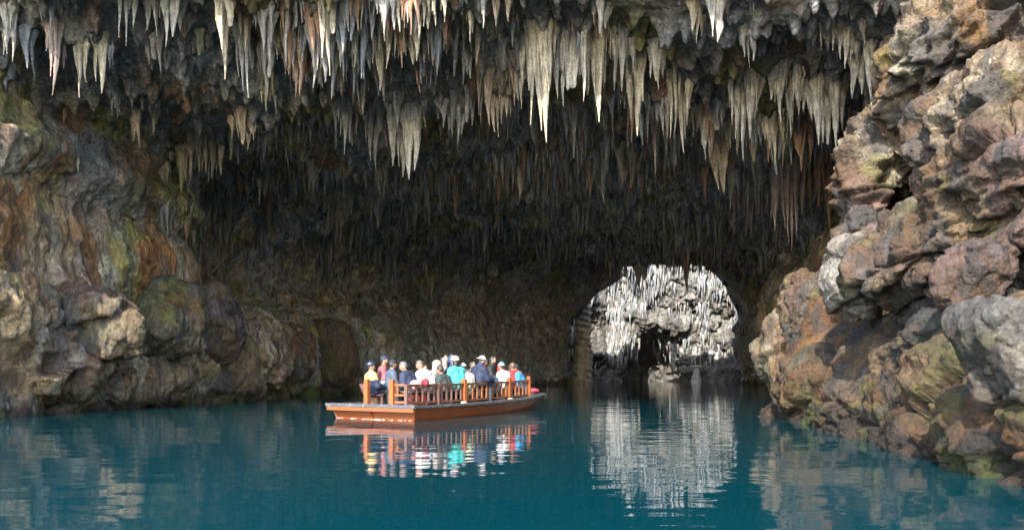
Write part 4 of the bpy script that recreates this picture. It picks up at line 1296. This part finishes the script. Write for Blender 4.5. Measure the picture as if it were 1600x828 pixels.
def elld(X, Y, Z, c, r):
    k = np.sqrt(((X - c[0]) / r[0]) ** 2 + ((Y - c[1]) / r[1]) ** 2 + ((Z - c[2]) / r[2]) ** 2)
    return (k - 1) * min(r)

def rot_y(p, a, o):
    p = np.array(p, float) - o
    c, s = math.cos(a), math.sin(a)
    return np.array([c * p[0] + s * p[2], p[1], -s * p[0] + c * p[2]]) + o

def rot_z(p, a, o):
    p = np.array(p, float) - o
    c, s = math.cos(a), math.sin(a)
    return np.array([c * p[0] - s * p[1], s * p[0] + c * p[1], p[2]]) + o

SKIN = (0.44, 0.24, 0.155)
def person(label, px, y, face, top, jacket, trousers=(0.03, 0.035, 0.05), lean=8, pose='lap', hat=None, hair=(0.02, 0.016, 0.013), yoke=None, collar=None,
           look=0, nod=0, size=1.0, seed=1, stand=False, hood=None, scarf=None, backpack=None, long_hair=False, u=None):
    rng = random.Random(seed); size = size * 1.1
    if u is None:
        u = u_at(px, y)
    w2 = BO + u * BU + y * BL
    ztop = HC + (HZ - top) / F * w2[1]
    deck = gz(u) - 0.045
    seat = ztop - 0.885 * size * math.cos(R(lean) * 0.8) - deck       # seat height that puts the head where the photo has it
    if seat > 0.68:
        stand = True
    O = np.array([0.0, 0, 0.0])
    C = []                                            # (label, distance function arguments)
    la = R(lean)
    bl = 0.045                                        # bulk of the coat
    up = lambda p: rot_y(p, la, O)
    hd = lambda p: rot_z(rot_y(up(p) - up((0, 0, 0.60)), R(nod) - la * 0.6, O), R(look), O) + up((0, 0, 0.60))
    for s in (-1, 1):
        C += [('coat', up((0, 0.075 * s, 0.08)), up((0.0, 0.085 * s, 0.30)), 0.125 + bl, 0.115 + bl), ('coat', up((0.0, 0.085 * s, 0.30)), up((-0.01, 0.10 * s, 0.46)), 0.115 + bl, 0.095 + bl),
              ('coat', up((-0.01, 0.06 * s, 0.50)), up((-0.01, 0.185 * s, 0.475)), 0.07 + bl, 0.066 + bl)]
        sh = up((-0.01, 0.215 * s, 0.46))
        if pose == 'lap':
            el_, wr = up((0.06, 0.265 * s, 0.22)), np.array([0.27, 0.12 * s, 0.17])
        elif pose == 'raise':
            el_, wr = up((0.20, 0.23 * s, 0.60)), up((0.26, 0.08 * s, 0.84))
        elif pose == 'one' and s == 1:
            el_, wr = up((0.10, 0.26 * s, 0.66)), up((0.12, 0.22 * s, 0.92))
        elif pose == 'reach':
            el_, wr = up((0.16, 0.24 * s, 0.26)), up((0.40, 0.15 * s, 0.26))
        else:
            el_, wr = up((0.03, 0.27 * s, 0.20)), np.array([0.25, 0.16 * s, 0.14])
        C += [('coat', sh, el_, 0.062 + bl, 0.052 + bl), ('coat', el_, wr, 0.052 + bl, 0.040 + bl)]
        d = (wr - el_) / np.linalg.norm(wr - el_)
        sid = np.cross(d, (0, 0, 1.0)); sid /= np.linalg.norm(sid) + 1e-6
        nrm = np.cross(sid, d)
        pc = wr + d * 0.055
        C += [('skin', wr + d * 0.02, wr + d * 0.085, 0.030, 0.036)]
        for k in range(4):                            # four fingers of unequal length, curled
            ln = (0.032, 0.040, 0.038, 0.028)[k]
            base = wr + d * 0.095 + sid * (k - 1.5) * 0.021
            mid = base + d * ln * 0.9 - nrm * 0.010
            C += [('skin', base, mid, 0.0105, 0.0095), ('skin', mid, mid + d * ln * 0.5 - nrm * 0.022, 0.0095, 0.008)]
        tb = wr + d * 0.035 - sid * s * 0.035
        C += [('skin', tb, tb + d * 0.04 - sid * s * 0.028 - nrm * 0.01, 0.0125, 0.010)]
        hip = np.array([0.0, 0.09 * s, 0.10])
        if stand:
            kn = np.array([0.03, 0.10 * s, -0.36]); an = np.array([-0.02, 0.10 * s, -min(seat, 0.82)])
        else:
            kn = np.array([0.41, 0.12 * s, 0.07]); an = np.array([0.40, 0.12 * s, -seat + 0.08])
        C += [('leg', hip, kn, 0.105, 0.072), ('leg', kn, an, 0.070, 0.050), ('shoe', an + (0, 0, -0.03), an + (0.15, 0, -0.045), 0.046, 0.038)]
    C += [('leg', (0, -0.06, 0.10), (0, 0.06, 0.10), 0.125, 0.125), ('skin', up((0.0, 0, 0.50)), hd((0.01, 0, 0.66)), 0.056, 0.052)]
    if collar:
        C += [('collar', up((0.0, 0, 0.515)), up((0.0, 0, 0.555)), 0.095, 0.082)]
    if scarf:
        C += [('scarf', up((0.0, 0, 0.53)), hd((0.015, 0, 0.63)), 0.115, 0.10)]
    if hood:
        C += [('hood', hd((-0.03, 0, 0.60)), hd((-0.02, 0, 0.76)), 0.12, 0.125)]
    hc = hd((0.02, 0, 0.745))
    C += [('skin', hd((0.035, 0, 0.67)), hd((0.03, 0, 0.72)), 0.058, 0.075), ('skin', hd((0.105, 0, 0.725)), hd((0.122, 0, 0.705)), 0.011, 0.016)]
    for s in (-1, 1):
        C += [('skin', hd((0.0, 0.082 * s, 0.735)), hd((0.0, 0.084 * s, 0.705)), 0.017, 0.012), ('eye', hd((0.098, 0.033 * s, 0.742)), hd((0.1, 0.033 * s, 0.742)), 0.012, 0.012)]
    C += [('lips', hd((0.096, -0.018, 0.672)), hd((0.096, 0.018, 0.672)), 0.010, 0.010)]
    cols = {'coat': cm(jacket), 'skin': cm(SKIN, 'skin'), 'leg': cm(trousers), 'shoe': cm((0.02, 0.02, 0.022)), 'eye': cm((0.01, 0.01, 0.01)), 'lips': cm((0.38, 0.15, 0.12), 'skin'),
            'collar': cm(collar or jacket), 'scarf': cm(scarf or jacket), 'hood': cm(hood or jacket), 'yoke': cm(yoke or jacket)}
    h = 0.0215
    pts = np.array([np.array(c[1]) for c in C] + [np.array(c[2]) for c in C])
    lo, hi = pts.min(0) - 0.17, pts.max(0) + 0.17
    axs = [np.arange(lo[k], hi[k], h) for k in range(3)]
    gx, gy, gz_ = (axs[0][:, None, None].astype(np.float32), axs[1][None, :, None].astype(np.float32), axs[2][None, None, :].astype(np.float32))
    f = np.full((len(axs[0]), len(axs[1]), len(axs[2])), 9.0, np.float32)
    fold = gnoise([a + seed * 3.7 for a in axs], (0.16, 0.16, 0.10), seed) * 0.012
    for c in C:
        a, b = np.array(c[1], float), np.array(c[2], float); m = max(c[3], c[4]) + 0.10
        sl_ = tuple(slice(max(0, int((min(a[k], b[k]) - m - lo[k]) / h)), int((max(a[k], b[k]) + m - lo[k]) / h) + 2) for k in range(3))
        dd = cone_d(gx[sl_[0]], gy[:, sl_[1]], gz_[:, :, sl_[2]], a, b, c[3], c[4]).astype(np.float32)
        if c[0] in ('coat', 'leg', 'scarf', 'hood'):
            dd = dd + fold[sl_]
        f[sl_] = smin(f[sl_], dd, 0.035 if c[0] in ('coat', 'leg') else 0.012)
    m = elld(gx, gy, gz_, hc, (0.098 * size, 0.080 * size, 0.118 * size)).astype(np.float32)
    f = smin(f, m, 0.02)
    v, q = surface_nets(f, axs)
    root = bpy.data.objects.new('person', None)
    # colour of each vertex: the limb it lies nearest to
    best = np.full(len(v), 9.0); lab = np.zeros(len(v), int); names = list(cols)
    VX, VY, VZ = v[:, 0], v[:, 1], v[:, 2]
    for c in C:
        dd = cone_d(VX, VY, VZ, c[1], c[2], c[3], c[4])
        mk = dd < best; best[mk] = dd[mk]; lab[mk] = names.index(c[0])
    dd = elld(VX, VY, VZ, hc, (0.098, 0.080, 0.118)); mk = dd < best; lab[mk] = names.index('skin')
    if yoke:
        loc = np.stack([VX, VY, VZ], 1); ca, sa = math.cos(-la), math.sin(-la)
        zz = -sa * loc[:, 0] + ca * loc[:, 2]
        lab[(lab == names.index('coat')) & (zz > 0.37)] = names.index('yoke')
    me = mesh_np('person', v, q)
    used = sorted(set(lab.tolist())); remap = {k: i for i, k in enumerate(used)}
    fl = np.array([remap[int(np.bincount(lab[r]).argmax())] for r in q], np.int32)
    o = bpy.data.objects.new('person', me); COL.objects.link(o)
    for k in used:
        me.materials.append(cols[names[k]])
    me.polygons.foreach_set('material_index', fl)
    me.update()
    o.location = (w2[0], w2[1], deck + seat); o.rotation_euler = (0, 0, BA + R(face))
    o.scale = (size, size, size)
    tag(o, label, 'person', 'passengers in the boat')
    # hair and headgear as children
    def child(nm, fn, mat, ext=0.19, hh=0.014):
        a = [np.arange(hc[k] - ext, hc[k] + ext, hh) for k in range(3)]
        g = fn(a[0][:, None, None] - hc[0], a[1][None, :, None] - hc[1], a[2][None, None, :] - hc[2]).astype(np.float32)
        g = g + gnoise([x + seed for x in a], 0.045, seed + 5) * 0.004
        vv, qq = surface_nets(g, a)
        if len(qq):
            link(nm, mesh_np(nm, vv, qq), mat, o)
    yw = R(look); nd = R(nod) + la * 0.4
    def local(X, Y, Z):
        x = X * math.cos(yw) + Y * math.sin(yw); y_ = -X * math.sin(yw) + Y * math.cos(yw)
        return x * math.cos(nd) - Z * math.sin(nd), y_, x * math.sin(nd) + Z * math.cos(nd)
    def hair_f(X, Y, Z):
        x, y_, z = local(X, Y, Z)
        s = elld(x, y_, z, (-0.012, 0, 0.012), (0.108, 0.094, 0.122))
        s = np.maximum(s, 0.045 - z + np.minimum(0, (x - 0.03)) * 3.5) if not long_hair else smin(s, elld(x, y_, z, (-0.05, 0, -0.09), (0.075, 0.10, 0.15)), 0.03)
        if long_hair:
            s = np.maximum(s, np.minimum(x - 0.045, 0.05 - z + 0 * x))
        return s
    if not hood and hair is not None:
        child('hair', hair_f, cm(hair, 'hair'))
    if hat:
        style, col = hat[0], hat[1]
        def hat_f(X, Y, Z):
            x, y_, z = local(X, Y, Z)
            if style == 'helmet':
                s = np.maximum(elld(x, y_, z, (-0.005, 0, 0.03), (0.142, 0.115, 0.128)), 0.03 - z + 0.15 * x)
                for k in (-1, 0, 1):                          # vents
                    s = np.maximum(s, -elld(x, y_, z, (0.0, 0.048 * k, 0.158), (0.085, 0.012, 0.022)))
                return s
            if style == 'beanie':
                return np.maximum(elld(x, y_, z, (-0.01, 0, 0.02), (0.118, 0.102, 0.132)), 0.015 - z + 0.1 * x)
            if style == 'cap':
                s = np.maximum(elld(x, y_, z, (-0.005, 0, 0.025), (0.115, 0.098, 0.115)), 0.03 - z)
                return np.minimum(s, np.maximum(elld(x, y_, z, (0.10, 0, 0.04), (0.085, 0.075, 0.014)), 0.02 - x))
            s = np.maximum(elld(x, y_, z, (-0.005, 0, 0.03), (0.118, 0.102, 0.12)), 0.02 - z)          # brimmed hat
            return np.minimum(s, elld(x, y_, z, (0, 0, 0.035), (0.17, 0.155, 0.018)))
        child({'helmet': 'helmet', 'beanie': 'beanie', 'cap': 'cap', 'hat': 'sun_hat'}[style], hat_f, cm(col, 'shell' if style == 'helmet' else 'cloth'), 0.21)
        if len(hat) > 2:
            def band(X, Y, Z):
                x, y_, z = local(X, Y, Z)
                return np.maximum(elld(x, y_, z, (-0.01, 0, 0.02), (0.124, 0.108, 0.136)), np.abs(z - 0.045 - 0.1 * x) - 0.022)
            def pads(X, Y, Z):
                x, y_, z = local(X, Y, Z)
                s = np.maximum(elld(x, y_, z, (-0.005, 0, 0.03), (0.146, 0.119, 0.132)), np.abs(np.abs(y_) - 0.055) - 0.012)
                return np.maximum(s, 0.06 - z)
            child('hat_band' if style != 'helmet' else 'helmet_stripe', pads if style == 'helmet' else band, cm(hat[2]), 0.21)
    if backpack:
        bp = [np.arange(-0.45, 0.1, 0.02), np.arange(-0.25, 0.25, 0.02), np.arange(0.0, 0.62, 0.02)]
        g = elld(bp[0][:, None, None], bp[1][None, :, None], bp[2][None, None, :], up((-0.20, 0, 0.30)), (0.10, 0.15, 0.20)).astype(np.float32)
        link('backpack', mesh_np('backpack', *surface_nets(g, bp)), cm(backpack), o)
    bpy.data.objects.remove(root)
    return o

NAVY, DEN, WHT, TEAL, RED, BLU, DGR, BLK = (0.012, 0.022, 0.065), (0.07, 0.10, 0.16), (0.78, 0.77, 0.76), (0.06, 0.50, 0.46), (0.50, 0.025, 0.03), (0.03, 0.27, 0.55), (0.035, 0.05, 0.05), (0.012, 0.013, 0.016)
person('person in a navy and yellow jacket and helmet alone at the stern', 574, 0.58, -30, 564, NAVY, lean=-6, pose='lap', hat=('helmet', (0.02, 0.03, 0.055)), yoke=(0.62, 0.45, 0.16), collar=(0.7, 0.66, 0.6), look=-10, seed=11, u=0.62)
person('person in a dusty red vest and navy cap behind the denim jacket', 597, 0.80, -50, 555, (0.34, 0.10, 0.11), lean=4, hat=('cap', NAVY), seed=12)
person('person in a grey blue denim jacket and dark cap looking to the bow', 609, 0.35, -35, 561, DEN, trousers=NAVY, lean=6, hat=('cap', BLK), look=10, seed=13)
person('grey haired person in a navy jacket with a red collar, bending to the left', 645, -0.72, 100, 563, NAVY, lean=22, hair=(0.13, 0.125, 0.125), collar=RED, look=20, nod=6, seed=14, yoke=None)
person('grey haired person in a white jacket leaning to the left', 670, -0.74, 95, 561, WHT, lean=22, hair=(0.12, 0.095, 0.08), look=30, nod=8, seed=15)
person('person in a pale hood holding up one hand, behind the white jacket', 679, 0.62, -80, 562, (0.40, 0.34, 0.32), pose='one', hood=(0.42, 0.36, 0.33), seed=16)
person('person in a navy coat raising both arms to take a picture', 692, 0.72, -40, 557, (0.02, 0.06, 0.16), pose='raise', lean=0, seed=17, look=20)
person('dark haired person in a charcoal green jacket, back to the rail', 698, -0.74, 95, 569, DGR, lean=16, hair=(0.035, 0.022, 0.016), seed=18, nod=8)
person('person in a turquoise jacket with a pale pink helmet over long dark hair', 716, -0.60, 80, 556, TEAL, lean=10, hat=('helmet', (0.72, 0.52, 0.50)), long_hair=True, seed=19, size=1.05)
person('person in a patterned black and white beanie and pale green vest', 728, -0.72, 60, 567, (0.50, 0.62, 0.45), lean=16, hat=('beanie', (0.45, 0.45, 0.46), (0.03, 0.03, 0.035)), collar=(0.1, 0.45, 0.42), seed=20, yoke=(0.62, 0.56, 0.42))
person('person in a white hat, navy scarf and navy jacket leaning over the rail', 744, -0.66, -20, 555, NAVY, lean=14, hat=('hat', (0.74, 0.70, 0.70)), scarf=(0.015, 0.03, 0.10), pose='reach', seed=21, nod=10, size=1.05)
person('person in a bright red hood and white coat on the far bench', 753, 0.66, -75, 559, (0.70, 0.68, 0.68), hood=(0.55, 0.04, 0.035), lean=4, seed=22)
person('dark haired person in a black coat turning towards the camera', 767, 0.10, -70, 556, BLK, lean=4, look=15, seed=23, scarf=(0.015, 0.015, 0.018))
person('person in a slate blue coat bent forward, head low', 771, -0.76, 60, 574, (0.06, 0.11, 0.16), trousers=(0.04, 0.09, 0.19), lean=46, nod=18, hair=(0.02, 0.018, 0.016), seed=24)
person('person in a red hooded jacket between the black coat and striped blue beanie', 781, 0.70, -85, 566, RED, hood=(0.52, 0.03, 0.03), lean=6, seed=25)
person('person in a white jacket and striped blue beanie, back to the rail', 791, -0.74, 90, 565, WHT, lean=14, hat=('beanie', (0.10, 0.22, 0.36), (0.45, 0.52, 0.58)), seed=26)
person('brown haired person in a red jacket leaning in front of the bright blue jacket', 805, -0.55, 60, 565, RED, lean=14, hair=(0.14, 0.075, 0.045), seed=27, nod=5)
person('person in a bright blue jacket and navy cap at the bow end', 818, -0.70, 110, 567, BLU, lean=20, hat=('cap', NAVY), seed=28, nod=10)
person('person in a dark grey coat, half hidden behind the turquoise jacket', 722, 0.70, -85, 568, (0.05, 0.05, 0.06), lean=4, seed=29)
person('person in a maroon coat and dark cap beside the raised arms', 706, 0.95, -85, 564, (0.10, 0.02, 0.03), lean=4, hat=('cap', BLK), seed=30)
person('dark haired person in a dark green coat behind the white jacket', 657, 0.80, -80, 569, (0.02, 0.045, 0.035), lean=8, seed=31)
person('dark haired person in a grey coat left of the white sun hat', 734, 0.90, -85, 564, (0.12, 0.12, 0.13), lean=6, seed=32, look=20)
person('person in a black hood behind the striped blue beanie', 797, 0.85, -85, 568, BLK, hood=(0.015, 0.015, 0.02), lean=6, seed=33)
log('people')

# ------------------------------------------------------------------ loose things in the boat
def blob(name, label, cat, px, y, z, r, mat, seed, group=None, rough=0.25):
    u = u_at(px, y); w2 = BO + u * BU + y * BL
    e = max(r) * 1.4; h = 2 * e / 30; a = np.arange(-e, e + h, h)
    k = [x + seed for x in (a, a, a)]
    g = elld(a[:, None, None], a[None, :, None], a[None, None, :], (0, 0, 0), r) + gnoise(k, max(r) * 0.6, seed) * rough * min(r) + gnoise(k, max(r) * 0.28, seed + 1) * rough * 0.5 * min(r)
    o = link(name, mesh_np(name, *surface_nets(g.astype(np.float32), (a, a, a))), mat)
    o.location = (w2[0], w2[1], z); o.rotation_euler = (0, 0, BA + seed)
    return tag(o, label, cat, group)
dz = 0.40
blob('jacket', 'crumpled dark red jacket hung over the rail beside the white jacket', 'jacket', 664, -0.94, 1.03, (0.24, 0.10, 0.13), cm((0.34, 0.02, 0.035)), 1)
blob('bag', 'soft pale pink bag on the bench by the grey haired person in navy', 'bag', 648, -0.88, 0.97, (0.18, 0.10, 0.14), cm((0.62, 0.30, 0.32)), 2)
blob('bag', 'crumpled white bag on the lap of the person alone at the stern', 'bag', 594, 0.42, 0.98, (0.16, 0.12, 0.12), cm((0.66, 0.68, 0.74)), 3)
for i, px in enumerate((643, 652, 661)):
    blob('life_jacket', ['orange red life jacket under the bench, nearest the stern', 'orange red life jacket under the bench, middle of three', 'orange red life jacket under the bench, nearest the bow'][i], 'life jacket', px, -0.80, 0.56, (0.085, 0.10, 0.17), cm((0.56, 0.07, 0.04)), 5 + i, 'life jackets under the bench')
blob('buoy', 'crumpled pink buoy lying on the deck at the bow', 'buoy', 835, -0.42, 0.66, (0.22, 0.13, 0.09), cm((0.55, 0.06, 0.12)), 9)
# a bent back chair at the stern
t_ = bpy.data.objects.new('chair', None); COL.objects.link(t_)
w2 = BO + 0.62 * BU + 0.58 * BL
t_.location = (w2[0], w2[1], 0.34); t_.rotation_euler = (0, 0, BA + R(-25))
tag(t_, 'plum coloured chair under the person alone at the stern', 'chair')
PLUM = paint('plum_seat', (0.17, 0.075, 0.085), 0.4, 0.2, (0.3, 0.2, 0.2))
link('seat', pymesh('seat', [sweep([(-0.24, 0, 0.40), (-0.1, 0, 0.345), (0.1, 0, 0.335), (0.26, 0, 0.36)], 0.44, 0.03)]), PLUM, t_)
link('backrest', pymesh('backrest', [sweep([(-0.24, 0, 0.42), (-0.30, 0, 0.56), (-0.33, 0, 0.66)], 0.42, 0.03)]), PLUM, t_)
for sx in (-0.18, 0.2):
    for sy in (-0.17, 0.17):
        link('leg', pymesh('leg', [box((sx, sy, 0.165), (0.05, 0.05, 0.33), 0.005)]), W_DARKB, t_)
log('loose things')

# flecks of foam where the stern pushes through the water
FOAM = paint('foam', (0.55, 0.6, 0.6), 0.6, 0.4, (0.2, 0.35, 0.38))
rng = random.Random(5); pieces = []
for k in range(150):
    a = rng.random()
    if k < 110:
        u, y = -0.02 - abs(rng.gauss(0, 0.10)) + 0.12, rng.uniform(-1.38, 1.45)
    elif k < 170:
        u = rng.uniform(0, 6.0); y = -(np.interp(u, SB, HWB) + abs(rng.gauss(0.0, 0.04)) - 0.02)
    else:
        u = -rng.uniform(0.1, 7.0); y = 1.35 - u * 0.34 + rng.gauss(0, 0.18)
    r = rng.uniform(0.008, 0.028) * (0.8 if k >= 170 else 1); n = 7; p0 = BO + u * BU + y * BL
    ring = [(p0[0] + r * rng.uniform(0.5, 1.5) * math.cos(j * 6.283 / n) * 1.8, p0[1] + r * rng.uniform(0.5, 1.3) * math.sin(j * 6.283 / n), 0.004) for j in range(n)]
    pieces.append((ring + [(p0[0], p0[1], 0.012)], [[j, (j + 1) % n, n] for j in range(n)]))
tag(link('foam', pymesh('foam', pieces, True), FOAM), 'thin flecks of foam along the hull and wake of the boat', 'foam', kind='stuff')
